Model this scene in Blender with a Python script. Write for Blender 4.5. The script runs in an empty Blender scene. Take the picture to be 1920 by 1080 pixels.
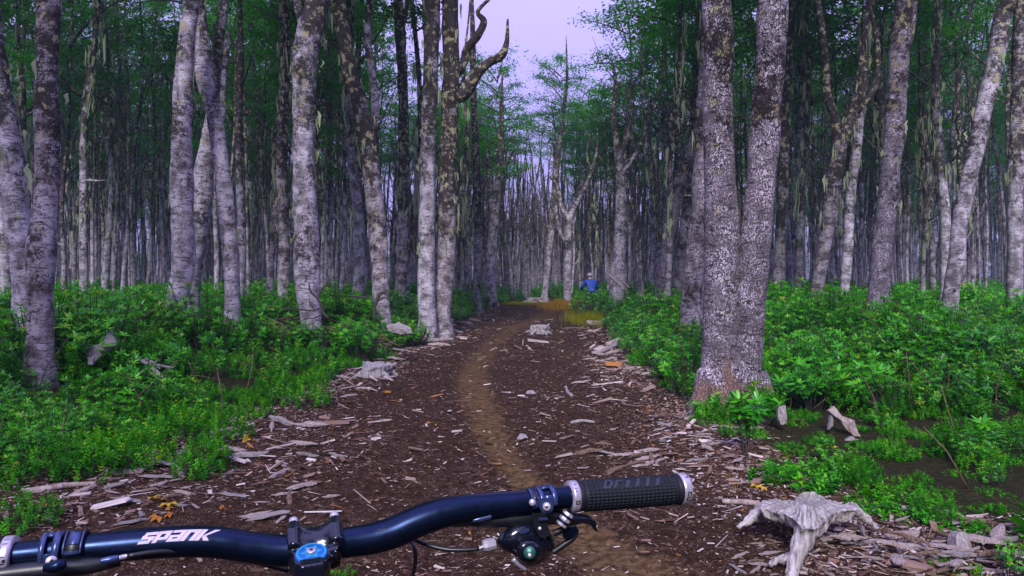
import bpy, math, random
import numpy as np
from mathutils import Vector, Matrix, Euler

random.seed(11)
RNG = np.random.default_rng(11)
SC = bpy.context.scene
COL = SC.collection

# ------------------------------------------------------------------ camera
F = 1251.0                       # focal length in pixels of the 1920 px wide photograph
CAM_H = 1.35
HAZE = 0.0014
PITCH = math.atan(20 / F)
cam_data = bpy.data.cameras.new('camera')
cam = bpy.data.objects.new('camera', cam_data)
COL.objects.link(cam)
cam.location = (0, 0, CAM_H)
cam.rotation_euler = (math.radians(90) - PITCH, 0, 0)
cam_data.sensor_width = 36
cam_data.lens = 36 * F / 1920
cam_data.clip_start = 0.02
cam_data.clip_end = 2000
SC.camera = cam

# ------------------------------------------------------------------ sky and sun
SUN_EL, SUN_AZ = math.radians(42), math.radians(187)   # behind the rider, slightly to the left
world = bpy.data.worlds.new('World')
SC.world = world
world.use_nodes = True
wn = world.node_tree.nodes
wl = world.node_tree.links
wn.clear()
w_out = wn.new('ShaderNodeOutputWorld')
w_bg = wn.new('ShaderNodeBackground')
w_sky = wn.new('ShaderNodeTexSky')
w_sky.sky_type = 'NISHITA'
w_sky.sun_disc = False
w_sky.sun_elevation = SUN_EL
w_sky.sun_rotation = SUN_AZ
w_sky.air_density = 1.0
w_tc = wn.new('ShaderNodeTexCoord')
w_sep = wn.new('ShaderNodeSeparateXYZ')
wl.new(w_tc.outputs['Generated'], w_sep.inputs[0])
# overcast dome: brighter towards the zenith, as a closed cloud cover is
w_map = wn.new('ShaderNodeMapRange')
w_map.inputs['From Min'].default_value = 0.0
w_map.inputs['From Max'].default_value = 1.0
w_map.inputs['To Min'].default_value = 0.44
w_map.inputs['To Max'].default_value = 1.4
wl.new(w_sep.outputs['Z'], w_map.inputs['Value'])
w_noise = wn.new('ShaderNodeTexNoise')
w_noise.inputs['Scale'].default_value = 2.2
w_noise.inputs['Detail'].default_value = 4
wl.new(w_tc.outputs['Generated'], w_noise.inputs['Vector'])
w_cl = wn.new('ShaderNodeMapRange')
w_cl.inputs['To Min'].default_value = 0.92
w_cl.inputs['To Max'].default_value = 1.08
wl.new(w_noise.outputs[0], w_cl.inputs['Value'])
w_mul = wn.new('ShaderNodeMath'); w_mul.operation = 'MULTIPLY'
wl.new(w_map.outputs[0], w_mul.inputs[0]); wl.new(w_cl.outputs[0], w_mul.inputs[1])
w_cloud = wn.new('ShaderNodeVectorMath'); w_cloud.operation = 'SCALE'
SKY_COL = (3.05, 2.55, 6.3)
w_cloud.inputs[0].default_value = SKY_COL
wl.new(w_mul.outputs[0], w_cloud.inputs['Scale'])
w_mix = wn.new('ShaderNodeMix'); w_mix.data_type = 'RGBA'
w_mix.inputs['Factor'].default_value = 0.97
wl.new(w_sky.outputs[0], w_mix.inputs['A']); wl.new(w_cloud.outputs[0], w_mix.inputs['B'])
wl.new(w_mix.outputs['Result'], w_bg.inputs['Color'])
w_bg.inputs['Strength'].default_value = 0.1
wl.new(w_bg.outputs[0], w_out.inputs['Surface'])

sun_data = bpy.data.lights.new('sun', 'SUN')
sun_data.energy = 1.5
sun_data.angle = math.radians(14)
sun_data.color = (1.0, 0.96, 0.96)
sun = bpy.data.objects.new('sun', sun_data)
COL.objects.link(sun)
sd = Vector((math.sin(SUN_AZ) * math.cos(SUN_EL), math.cos(SUN_AZ) * math.cos(SUN_EL), math.sin(SUN_EL)))
sun.rotation_euler = sd.to_track_quat('Z', 'Y').to_euler()

SC.view_settings.view_transform = 'Standard'
SC.view_settings.look = 'None'
SC.view_settings.gamma = 1.0
SC.view_settings.exposure = 1.6
SC.view_settings.use_curve_mapping = False
SC.render.engine = 'CYCLES'
SC.cycles.use_denoising = True
SC.cycles.max_bounces = 5
SC.cycles.diffuse_bounces = 3
SC.cycles.glossy_bounces = 2
SC.cycles.transmission_bounces = 3
SC.cycles.volume_bounces = 0
SC.cycles.transparent_max_bounces = 6
SC.cycles.sample_clamp_indirect = 4.0

# ------------------------------------------------------------------ helpers
CP, SP = math.cos(PITCH), math.sin(PITCH)
def W(px, py, d):
    """world point seen at pixel (px, py) of the 1920x1080 photograph at depth d metres"""
    x = (px - 960) / F * d
    y = -(py - 540) / F * d
    return np.array([x, d * CP + y * SP, CAM_H - d * SP + y * CP])

def vnoise(P, seed=0):
    """vectorised 3D value noise in -1..1"""
    P = np.asarray(P, float)
    i = np.floor(P).astype(np.int64); f = P - i
    f = f * f * (3 - 2 * f)
    def h(a, b, c):
        n = (a * 374761393 + b * 668265263 + c * 2147483647 + seed * 1013904223) & 0x7fffffff
        n = ((n ^ (n >> 13)) * 1274126177) & 0x7fffffff
        return ((n ^ (n >> 16)) & 0xffff) / 32767.5 - 1.0
    r = 0
    for dx in (0, 1):
        for dy in (0, 1):
            for dz in (0, 1):
                w = (f[:, 0] if dx else 1 - f[:, 0]) * (f[:, 1] if dy else 1 - f[:, 1]) * (f[:, 2] if dz else 1 - f[:, 2])
                r = r + w * h(i[:, 0] + dx, i[:, 1] + dy, i[:, 2] + dz)
    return r

def fbm(P, seed=0, oct=3):
    P = np.asarray(P, float); r = 0; a = 1.0
    for k in range(oct):
        r = r + a * vnoise(P * 2 ** k, seed + k * 7); a *= 0.5
    return r

def smooth(t):
    t = np.clip(t, 0, 1); return t * t * (3 - 2 * t)

class MB:
    """collects pieces and links them as ONE mesh object"""
    def __init__(s):
        s.V = []; s.Q = []; s.n = 0
    def add(s, V, Fc, mat=0, tint=0.5):
        V = np.asarray(V, float).reshape(-1, 3); Fc = np.asarray(Fc, np.int64)
        t = np.full(len(Fc), tint, float) if np.isscalar(tint) else np.asarray(tint, float)
        s.V.append(V); s.Q.append((Fc + s.n, mat, t)); s.n += len(V)
        return s
    def tube(s, path, rad, sides=10, mat=0, cap=True, tint=0.5, namp=0.0, nfreq=4.0, seed=0, round_end=False):
        V, Q, T = tube(path, rad, sides, namp, nfreq, seed)
        s.add(V, Q, mat, tint)
        if cap: s.Q.append((T + s.n - len(V), mat, np.full(len(T), tint)))
        return s
    def box(s, c, size, R=None, mat=0, tint=0.5):
        h = np.array(size) / 2.0
        v = np.array([[x, y, z] for z in (-1, 1) for y in (-1, 1) for x in (-1, 1)], float) * h
        if R is not None: v = v @ np.asarray(R).T
        f = [[0, 2, 3, 1], [4, 5, 7, 6], [0, 1, 5, 4], [2, 6, 7, 3], [1, 3, 7, 5], [0, 4, 6, 2]]
        return s.add(v + np.array(c), f, mat, tint)
    def mesh(s, name, mats, smooth_shade=True):
        me = bpy.data.meshes.new(name)
        V = np.concatenate(s.V) if s.V else np.zeros((0, 3))
        me.vertices.add(len(V)); me.vertices.foreach_set('co', V.astype(np.float32).ravel())
        nl = sum(q.size for q, _, _ in s.Q); nf = sum(len(q) for q, _, _ in s.Q)
        me.loops.add(nl); me.polygons.add(nf)
        me.loops.foreach_set('vertex_index', np.concatenate([q.ravel() for q, _, _ in s.Q]).astype(np.int32))
        tot = np.concatenate([np.full(len(q), q.shape[1]) for q, _, _ in s.Q])
        st = np.concatenate([[0], np.cumsum(tot)[:-1]])
        me.polygons.foreach_set('loop_start', st.astype(np.int32))
        for m in mats: me.materials.append(m)
        me.polygons.foreach_set('material_index', np.concatenate([np.full(len(q), m) for q, m, _ in s.Q]).astype(np.int32))
        me.polygons.foreach_set('use_smooth', np.full(nf, smooth_shade))
        a = me.attributes.new('tint', 'FLOAT', 'FACE')
        a.data.foreach_set('value', np.concatenate([t for _, _, t in s.Q]).astype(np.float32))
        me.update(calc_edges=True)
        return me
    def build(s, name, mats, parent=None, loc=None, smooth_shade=True):
        if not isinstance(mats, (list, tuple)): mats = [mats]
        return link(name, s.mesh(name, mats, smooth_shade), parent, loc)

def link(name, me, parent=None, loc=None):
    o = bpy.data.objects.new(name, me)
    COL.objects.link(o)
    if parent is not None: o.parent = parent
    if loc is not None: o.location = loc
    return o

def empty(name, loc=(0, 0, 0)):
    o = link(name, None, None, loc); o.empty_display_size = 0.2
    return o

def tag(o, label=None, cat=None, group=None, kind=None):
    if label: o['label'] = label
    if cat: o['category'] = cat
    if group: o['group'] = group
    if kind: o['kind'] = kind
    return o

def catmull(P, n):
    P = np.asarray(P, float)
    A = np.vstack([2 * P[0] - P[1], P, 2 * P[-1] - P[-2]])
    L = np.linalg.norm(np.diff(P[:, :3], axis=0), axis=1); c = np.concatenate([[0], np.cumsum(L)])
    out = []
    for s_ in np.linspace(0, c[-1], n):
        k = min(max(np.searchsorted(c, s_) - 1, 0), len(P) - 2)
        t = (s_ - c[k]) / max(L[k], 1e-9)
        p0, p1, p2, p3 = A[k], A[k + 1], A[k + 2], A[k + 3]
        out.append(0.5 * (2 * p1 + (p2 - p0) * t + (2 * p0 - 5 * p1 + 4 * p2 - p3) * t * t + (3 * p1 - p0 - 3 * p2 + p3) * t ** 3))
    return np.array(out)

def frames(P):
    T = np.gradient(P, axis=0); T /= np.linalg.norm(T, axis=1)[:, None] + 1e-12
    ref = np.array([1.0, 0, 0]) if abs(T[0][0]) < 0.8 else np.array([0, 1.0, 0])
    N = []; n = ref - T[0] * (ref @ T[0])
    for t in T:
        n = n - t * (n @ t); n /= np.linalg.norm(n) + 1e-12; N.append(n)
    N = np.array(N); B = np.cross(T, N)
    return T, N, B

def tube(path, rad, sides=10, namp=0.0, nfreq=4.0, seed=0):
    P = np.asarray(path, float); n = len(P)
    R = np.full(n, rad, float) if np.isscalar(rad) else np.asarray(rad, float)
    T, N, B = frames(P)
    a = np.linspace(0, 2 * math.pi, sides, endpoint=False)
    D = N[:, None, :] * np.cos(a)[None, :, None] + B[:, None, :] * np.sin(a)[None, :, None]
    V = P[:, None, :] + D * R[:, None, None]
    if namp:
        q = V.reshape(-1, 3) * nfreq; q[:, 2] *= 0.45
        nz = fbm(q, seed, 2).reshape(n, sides)
        V = P[:, None, :] + D * (R[:, None] * (1 + namp * nz))[:, :, None]
    V = V.reshape(-1, 3)
    i = np.arange(n - 1)[:, None] * sides; j = np.arange(sides)[None, :]; k = (j + 1) % sides
    Q = np.stack([i + j, i + k, i + sides + k, i + sides + j], -1).reshape(-1, 4)
    V = np.vstack([V, P[0], P[-1]]); c0, c1 = n * sides, n * sides + 1
    jj = np.arange(sides); kk = (jj + 1) % sides
    T_ = np.vstack([np.stack([np.full(sides, c0), kk, jj], -1), np.stack([np.full(sides, c1), (n - 1) * sides + jj, (n - 1) * sides + kk], -1)])
    return V, Q, T_

def rot_z(a):
    c, s_ = math.cos(a), math.sin(a)
    return np.array([[c, -s_, 0], [s_, c, 0], [0, 0, 1.0]])
def rot_xyz(x, y, z):
    return np.array(Euler((x, y, z)).to_matrix())

# ------------------------------------------------------------------ materials
class NT:
    def __init__(s, name):
        s.m = bpy.data.materials.new(name); s.m.use_nodes = True
        s.t = s.m.node_tree; s.t.nodes.clear()
        s.out = s.t.nodes.new('ShaderNodeOutputMaterial')
        s.p = s.t.nodes.new('ShaderNodeBsdfPrincipled')
        s.t.links.new(s.p.outputs[0], s.out.inputs['Surface'])
    def n(s, typ, **kw):
        nd = s.t.nodes.new(typ)
        for k, v in kw.items():
            if k in nd.inputs: nd.inputs[k].default_value = v
            else: setattr(nd, k, v)
        return nd
    def l(s, a, b): s.t.links.new(a, b)
    def coords(s, scale=(1, 1, 1), rnd=True):
        tc = s.n('ShaderNodeTexCoord'); v = tc.outputs['Object']
        if rnd:
            oi = s.n('ShaderNodeObjectInfo')
            mul = s.n('ShaderNodeMath', operation='MULTIPLY'); s.l(oi.outputs['Random'], mul.inputs[0]); mul.inputs[1].default_value = 37.0
            ad = s.n('ShaderNodeVectorMath', operation='ADD'); s.l(v, ad.inputs[0]); s.l(mul.outputs[0], ad.inputs[1]); v = ad.outputs[0]
        mp = s.n('ShaderNodeMapping'); mp.inputs['Scale'].default_value = scale
        s.l(v, mp.inputs['Vector']); return mp.outputs[0]
    def noise(s, vec, scale, detail=3, rough=0.55):
        nd = s.n('ShaderNodeTexNoise'); nd.inputs['Scale'].default_value = scale
        nd.inputs['Detail'].default_value = detail; nd.inputs['Roughness'].default_value = rough
        s.l(vec, nd.inputs['Vector']); return nd.outputs[0]
    def rng(s, v, a, b, c=0.0, d=1.0, typ='SMOOTHSTEP'):
        nd = s.n('ShaderNodeMapRange'); nd.interpolation_type = typ
        for k, x in zip(('From Min', 'From Max', 'To Min', 'To Max'), (a, b, c, d)): nd.inputs[k].default_value = x
        s.l(v, nd.inputs['Value']); return nd.outputs[0]
    def math(s, op, a, b):
        nd = s.n('ShaderNodeMath', operation=op)
        for i, x in enumerate((a, b)):
            if isinstance(x, (int, float)): nd.inputs[i].default_value = x
            else: s.l(x, nd.inputs[i])
        return nd.outputs[0]
    def mix(s, f, a, b):
        nd = s.n('ShaderNodeMix', data_type='RGBA')
        for key, x in (('Factor', f), ('A', a), ('B', b)):
            if isinstance(x, tuple): nd.inputs[key].default_value = (*x, 1.0)
            elif isinstance(x, (int, float)): nd.inputs[key].default_value = x
            else: s.l(x, nd.inputs[key])
        return nd.outputs['Result']
    def bump(s, h, strength=0.5, dist=0.02):
        b = s.n('ShaderNodeBump'); b.inputs['Strength'].default_value = strength; b.inputs['Distance'].default_value = dist
        s.l(h, b.inputs['Height']); s.l(b.outputs[0], s.p.inputs['Normal'])
    def attr(s, name):
        a = s.n('ShaderNodeAttribute'); a.attribute_name = name; return a.outputs['Fac']
    def ramp(s, f, stops):
        r = s.n('ShaderNodeValToRGB'); e = r.color_ramp.elements
        while len(e) < len(stops): e.new(0.5)
        for k, (p, c) in enumerate(stops): e[k].position = p; e[k].color = (*c, 1)
        s.l(f, r.inputs[0]); return r.outputs[0]

def mat_plain(name, col, rough=0.5, metal=0.0, spec=0.5, nz=0.12, scale=60, bump=0.0):
    m = NT(name); v = m.coords(rnd=False)
    n = m.noise(v, scale, 4)
    c2 = tuple(x * (1 - nz * 2) for x in col)
    m.l(m.mix(n, c2, tuple(min(1, x * (1 + nz)) for x in col)), m.p.inputs['Base Color'])
    m.l(m.rng(n, 0.3, 0.7, rough * 0.85, min(1, rough * 1.2), 'LINEAR'), m.p.inputs['Roughness'])
    m.p.inputs['Metallic'].default_value = metal
    m.p.inputs['Specular IOR Level'].default_value = spec
    if bump: m.bump(n, bump, 0.001)
    return m.m

def mat_bark(name, pale, mid, cracked=False, lichen=0.5, dark=0.5):
    m = NT(name)
    v = m.coords((1, 1, 1)); vb = m.coords((1, 1, 3.2)); vs = m.coords((1, 1, 0.35))
    tc = m.n('ShaderNodeTexCoord'); sp = m.n('ShaderNodeSeparateXYZ'); m.l(tc.outputs['Object'], sp.inputs[0])
    h = sp.outputs['Z']
    n_big = m.noise(v, 1.6, 4, 0.6); n_mid = m.noise(m.coords((1, 1, 1.25)), 4.2, 6, 0.66); n_fine = m.noise(m.coords((1, 1, 1.9)), 30, 4, 0.65)
    n_st = m.noise(vs, 11, 5, 0.65)
    col = m.mix(m.rng(n_mid, 0.36, 0.62), mid, pale)
    col = m.mix(m.math('MULTIPLY', m.rng(n_st, 0.48, 0.68), 0.45), col, tuple(x * 0.45 for x in mid))
    # thin dark specks and cross cuts of the bark
    col = m.mix(m.math('MULTIPLY', m.rng(n_fine, 0.54, 0.62), 0.35 if cracked else 0.7), col, (0.03, 0.025, 0.027))
    col = m.mix(m.math('MULTIPLY', m.rng(m.noise(m.coords((1, 1, 5.0)), 7, 4, 0.6), 0.57, 0.62), 0.75), col, (0.03, 0.025, 0.025))
    # dark moss and crustose lichen grow thicker higher up the stem
    grow = m.rng(h, 0.3, 7.0, -0.058, 0.075 + 0.08 * dark, 'LINEAR')
    dk = m.rng(m.math('ADD', m.math('ADD', m.math('ADD', m.math('MULTIPLY', n_big, 0.45), m.math('MULTIPLY', m.noise(v, 12, 4, 0.65), 0.30)), m.math('MULTIPLY', m.noise(v, 55, 3, 0.6), 0.25)), grow), 0.515, 0.575)
    col = m.mix(m.math('MULTIPLY', dk, 0.93), col, m.mix(n_fine, (0.007, 0.006, 0.006), (0.038, 0.029, 0.026)))
    # ochre lichen spots
    vl = m.noise(v, 7.5, 5, 0.7); lh = m.rng(h, 1.0, 4.5, -0.06, 0.035, 'LINEAR')
    li = m.rng(m.math('ADD', vl, lh), 0.60 - 0.03 * lichen, 0.66 - 0.03 * lichen)
    col = m.mix(m.math('MULTIPLY', li, 0.85), col, m.mix(n_fine, (0.22, 0.18, 0.08), (0.46, 0.42, 0.28)))
    hgt = m.math('ADD', m.math('MULTIPLY', n_mid, 0.6), m.math('MULTIPLY', n_st, 0.5))
    if cracked:
        vo = m.n('ShaderNodeTexVoronoi', feature='DISTANCE_TO_EDGE'); vo.inputs['Scale'].default_value = 40.0
        dis = m.n('ShaderNodeTexNoise'); dis.inputs['Scale'].default_value = 14; m.l(v, dis.inputs['Vector'])
        sc = m.n('ShaderNodeVectorMath', operation='SCALE'); m.l(dis.outputs['Color'], sc.inputs[0]); sc.inputs['Scale'].default_value = 0.11
        ad = m.n('ShaderNodeVectorMath', operation='ADD'); vv = m.coords((1, 1, 0.48)); m.l(vv, ad.inputs[0]); m.l(sc.outputs[0], ad.inputs[1])
        m.l(ad.outputs[0], vo.inputs['Vector'])
        cr = m.rng(vo.outputs['Distance'], 0.0, 0.16)
        col = m.mix(m.math('MULTIPLY', m.math('SUBTRACT', 1.0, cr), m.rng(n_mid, 0.35, 0.62, 0.25, 0.95)), col, (0.022, 0.017, 0.018))
        hgt = m.math('ADD', hgt, m.math('MULTIPLY', cr, 0.9))
        # bare red brown wood where the bark has come off round the foot
        pe = m.rng(m.math('ADD', m.noise(vs, 6, 4, 0.6), m.rng(h, 0.0, 1.1, 0.14, -0.25, 'LINEAR')), 0.52, 0.60)
        col = m.mix(m.math('MULTIPLY', pe, 0.85), col, m.mix(n_fine, (0.12, 0.045, 0.028), (0.34, 0.22, 0.19)))
    m.l(col, m.p.inputs['Base Color'])
    m.p.inputs['Roughness'].default_value = 0.85
    m.p.inputs['Specular IOR Level'].default_value = 0.08
    m.bump(hgt, 0.9, 0.025)
    return m.m

def mat_leaf(name, stops, transl=0.35, rough=0.45, spec=0.4, oi_amt=0.35):
    m = NT(name)
    t = m.attr('tint'); oi = m.n('ShaderNodeObjectInfo')
    f = m.math('ADD', m.math('MULTIPLY', t, 1 - oi_amt), m.math('MULTIPLY', oi.outputs['Random'], oi_amt))
    col = m.ramp(f, stops)
    m.l(col, m.p.inputs['Base Color'])
    m.p.inputs['Roughness'].default_value = rough
    m.p.inputs['Specular IOR Level'].default_value = spec
    tr = m.n('ShaderNodeBsdfTranslucent'); 
    hs = m.n('ShaderNodeHueSaturation'); hs.inputs['Saturation'].default_value = 1.1; hs.inputs['Value'].default_value = 1.5
    m.l(col, hs.inputs['Color']); m.l(hs.outputs[0], tr.inputs['Color'])
    mx = m.n('ShaderNodeMixShader'); mx.inputs[0].default_value = transl
    m.l(m.p.outputs[0], mx.inputs[1]); m.l(tr.outputs[0], mx.inputs[2]); m.l(mx.outputs[0], m.out.inputs['Surface'])
    return m.m

M = {}
M['bark'] = mat_bark('grey_bark', (0.53, 0.48, 0.55), (0.16, 0.14, 0.155))
M['bark_dark'] = mat_bark('dark_mottled_bark', (0.42, 0.37, 0.41), (0.10, 0.08, 0.08), lichen=1.2, dark=1.4)
M['bark_cracked'] = mat_bark('cracked_bark', (0.50, 0.43, 0.51), (0.19, 0.155, 0.18), cracked=True, lichen=0.9, dark=0.3)
M['twig'] = mat_plain('twig_bark', (0.055, 0.045, 0.042), 0.85, nz=0.25, scale=9)
M['canopy'] = mat_leaf('canopy_leaf', [(0.0, (0.006, 0.06, 0.002)), (0.5, (0.025, 0.18, 0.006)), (0.85, (0.06, 0.30, 0.010)), (1.0, (0.14, 0.34, 0.015))], 0.52, 0.55, 0.15)
M['lichen'] = mat_leaf('beard_lichen', [(0.0, (0.20, 0.24, 0.14)), (0.6, (0.40, 0.45, 0.27)), (1.0, (0.52, 0.55, 0.36))], 0.4, 0.9, 0.05)
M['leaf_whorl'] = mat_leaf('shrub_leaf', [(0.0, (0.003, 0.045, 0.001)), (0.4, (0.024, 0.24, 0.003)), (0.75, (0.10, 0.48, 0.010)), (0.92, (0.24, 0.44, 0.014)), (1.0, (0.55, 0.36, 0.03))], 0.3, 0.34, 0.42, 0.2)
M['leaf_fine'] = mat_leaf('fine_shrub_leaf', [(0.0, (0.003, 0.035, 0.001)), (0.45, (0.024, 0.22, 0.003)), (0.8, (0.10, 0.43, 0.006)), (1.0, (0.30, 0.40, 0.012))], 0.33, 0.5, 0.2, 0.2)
M['grass_dry'] = mat_leaf('dry_grass', [(0.0, (0.16, 0.17, 0.015)), (0.5, (0.42, 0.24, 0.025)), (1.0, (0.55, 0.22, 0.035))], 0.35, 0.7, 0.1, 0.1)
M['grass_yellow'] = mat_leaf('yellow_grass', [(0.0, (0.05, 0.17, 0.006)), (0.5, (0.25, 0.28, 0.010)), (1.0, (0.45, 0.32, 0.016))], 0.35, 0.7, 0.1, 0.1)
M['leaf_orange'] = mat_leaf('fallen_leaf', [(0.0, (0.30, 0.10, 0.015)), (0.5, (0.45, 0.20, 0.02)), (1.0, (0.50, 0.36, 0.03))], 0.2, 0.6, 0.3, 0.8)

def mat_wood(name, a, b, c, sc=(14, 14, 1.6)):
    m = NT(name); v = m.coords(sc); n = m.noise(v, 2.2, 5, 0.65); k = m.noise(m.coords(), 5, 3)
    t = m.attr('tint')
    col = m.mix(m.rng(n, 0.35, 0.65), a, b)
    col = m.mix(m.math('MULTIPLY', m.rng(k, 0.5, 0.75), 0.55), col, c)
    col = m.mix(m.math('MULTIPLY', t, 0.5), col, c)
    m.l(col, m.p.inputs['Base Color']); m.p.inputs['Roughness'].default_value = 0.8
    m.p.inputs['Specular IOR Level'].default_value = 0.1
    m.bump(n, 0.9, 0.012); return m.m
M['wood_grey'] = mat_wood('weathered_wood', (0.17, 0.15, 0.155), (0.42, 0.385, 0.40), (0.24, 0.20, 0.195), (38, 38, 5))
M['wood_pink'] = mat_wood('bleached_wood', (0.22, 0.175, 0.17), (0.50, 0.43, 0.43), (0.20, 0.12, 0.085))
M['wood_brown'] = mat_wood('brown_wood', (0.11, 0.07, 0.05), (0.30, 0.20, 0.15), (0.07, 0.045, 0.035))
m = NT('wood_chip')
t = m.attr('tint')
m.l(m.ramp(t, [(0.0, (0.022, 0.011, 0.007)), (0.35, (0.085, 0.046, 0.030)), (0.6, (0.22, 0.14, 0.115)), (0.85, (0.55, 0.49, 0.49)), (0.95, (0.32, 0.13, 0.04)), (1.0, (0.36, 0.15, 0.04))]), m.p.inputs['Base Color'])
m.p.inputs['Roughness'].default_value = 0.75
m.p.inputs['Specular IOR Level'].default_value = 0.15
M['chips'] = m.m
m = NT('silver_stump_wood'); tcn = m.n('ShaderNodeTexCoord'); sp = m.n('ShaderNodeSeparateXYZ'); m.l(tcn.outputs['Object'], sp.inputs[0])
an_ = m.math('ARCTAN2', sp.outputs['Y'], sp.outputs['X']); ln_ = m.n('ShaderNodeVectorMath', operation='LENGTH'); m.l(tcn.outputs['Object'], ln_.inputs[0])
cv = m.n('ShaderNodeCombineXYZ'); m.l(m.math('MULTIPLY', an_, 5.0), cv.inputs[0]); m.l(m.math('MULTIPLY', ln_.outputs['Value'], 2.2), cv.inputs[1]); m.l(m.math('MULTIPLY', sp.outputs['Z'], 1.5), cv.inputs[2])
g1 = m.noise(cv.outputs[0], 5.0, 6, 0.65); g2 = m.noise(tcn.outputs['Object'], 6, 4)
cc = m.ramp(g1, [(0.30, (0.055, 0.042, 0.038)), (0.44, (0.24, 0.215, 0.21)), (0.56, (0.42, 0.385, 0.39)), (0.75, (0.52, 0.48, 0.49))])
cc = m.mix(m.math('MULTIPLY', m.rng(g2, 0.5, 0.7), 0.5), cc, (0.17, 0.12, 0.10))
m.l(cc, m.p.inputs['Base Color']); m.p.inputs['Roughness'].default_value = 0.85; m.p.inputs['Specular IOR Level'].default_value = 0.08; m.bump(g1, 1.0, 0.012)
M['stump'] = m.m

m = NT('forest_soil')
tcn = m.n('ShaderNodeTexCoord'); v = tcn.outputs['Object']
n1 = m.noise(v, 1.3, 4); n2 = m.noise(v, 18, 5, 0.7); n3 = m.noise(v, 75, 4, 0.7)
tr = m.attr('track'); fo = m.attr('forest')
soil = m.mix(m.rng(n2, 0.3, 0.7), (0.012, 0.0065, 0.0045), (0.050, 0.027, 0.017))
soil = m.mix(m.rng(n1, 0.4, 0.7), soil, (0.026, 0.012, 0.007))
spk = m.rng(n3, 0.60, 0.66)
soil = m.mix(m.math('MULTIPLY', spk, 0.75), soil, (0.17, 0.10, 0.075))
vo = m.n('ShaderNodeTexVoronoi'); vo.inputs['Scale'].default_value = 85; vo.inputs['Randomness'].default_value = 1.0; m.l(v, vo.inputs['Vector'])
bits = m.math('MULTIPLY', m.rng(vo.outputs['Distance'], 0.22, 0.34, 1.0, 0.0), m.rng(n2, 0.44, 0.60))
soil = m.mix(m.math('MULTIPLY', bits, 0.8), soil, m.mix(vo.outputs['Color'], (0.09, 0.05, 0.035), (0.34, 0.25, 0.22)))
tan = m.mix(m.rng(n2, 0.3, 0.7), (0.055, 0.032, 0.013), (0.15, 0.094, 0.045))
trf = m.rng(m.math('ADD', tr, m.math('MULTIPLY', m.math('SUBTRACT', n2, 0.5), 1.8)), 0.30, 1.15)
soil = m.mix(m.math('MULTIPLY', trf, 0.92), soil, tan)
soil = m.mix(m.math('MULTIPLY', m.rng(m.math('ADD', fo, m.math('MULTIPLY', m.math('SUBTRACT', n2, 0.5), 1.2)), 0.4, 1.0), 0.6), soil, m.mix(n2, (0.008, 0.012, 0.004), (0.02, 0.035, 0.009)))
m.l(soil, m.p.inputs['Base Color']); m.p.inputs['Roughness'].default_value = 0.9
m.p.inputs['Specular IOR Level'].default_value = 0.05
m.bump(m.math('ADD', n2, m.math('MULTIPLY', n3, 0.5)), 0.8, 0.02)
M['soil'] = m.m

# ------------------------------------------------------------------ the ground
E_D = np.array([-30, 0, 3.0, 4.2, 5.5, 7.7, 10, 13, 18, 24, 34, 37, 38, 400])
E_L = np.array([-3.2, -3.2, -3.1, -3.0, -2.5, -2.25, -2.1, -1.85, -1.5, -1.1, -0.5, 0.0, 0.8, 0.8])
E_R = np.array([2.2, 2.2, 2.0, 1.75, 1.65, 1.75, 1.70, 2.0, 2.5, 3.0, 2.9, 2.2, 0.8, 0.8])
def xl(y): return np.interp(y, E_D, E_L)
def xr(y): return np.interp(y, E_D, E_R)
def outside(x, y): return np.maximum(xl(y) - x, x - xr(y))
T_D = np.array([0, 2.4, 3.1, 3.7, 4.5, 5.2, 6.0, 7.2, 8.4, 10, 12, 14.5, 17, 20, 24, 30, 36])
T_X = np.array([1.1, 0.85, 0.58, 0.36, 0.10, -0.06, -0.20, -0.36, -0.50, -0.58, -0.55, -0.35, 0.0, 0.5, 1.2, 1.8, 2.0])
T_W = np.array([0.35, 0.33, 0.30, 0.22, 0.15, 0.16, 0.20, 0.24, 0.27, 0.28, 0.30, 0.32, 0.4, 0.4, 0.4, 0.4, 0.4])
def track(x, y):
    d = np.abs(x - np.interp(y, T_D, T_X)) / np.interp(y, T_D, T_W)
    a = smooth((1.65 - d) / 1.45)
    d2 = np.abs(x - np.interp(y, [8, 11, 15, 20, 25], [0.35, 0.9, 1.0, 1.6, 1.9])) / 0.33
    b = smooth(1.2 - d2) * smooth((y - 9) / 3) * 0.75
    return np.maximum(a, b * 0.8) * (1 - 0.28 * smooth((y - 8) / 6))
def gz(x, y):
    x = np.atleast_1d(np.asarray(x, float)); y = np.atleast_1d(np.asarray(y, float))
    s_ = outside(x, y) - 0.2
    bank = 0.30 * smooth(s_ / 3.0) * smooth((y - 3.5) / 6.0)
    P = np.stack([x, y, 0 * x], -1)
    z = bank + 0.035 * fbm(P * 0.55, 3, 3) + 0.010 * fbm(P * 3.1, 9, 3)
    z = z - 0.035 * track(x, y)
    return z
def G(px, py):
    d = (CAM_H * F) / max(py - 520, 3)
    for _ in range(6):
        p = W(px, py, d); z = gz(p[0], p[1])[0]
        d = (CAM_H - z) * F / max(py - 520, 3)
    p = W(px, py, d); p[2] = gz(p[0], p[1])[0]
    return p
def Gv(px, py):
    px = np.asarray(px, float); py = np.asarray(py, float); d = CAM_H * F / np.maximum(py - 520, 3)
    for _ in range(6):
        x = (px - 960) / F * d; y = d * CP - (py - 540) / F * d * SP; z = gz(x, y); d = (CAM_H - z) * F / np.maximum(py - 520, 3)
    x = (px - 960) / F * d; y = d * CP - (py - 540) / F * d * SP
    return np.stack([x, y, gz(x, y)], -1)
def gp(x, y, dz=0.0): return (float(x), float(y), float(gz(x, y)[0]) + dz)

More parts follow.
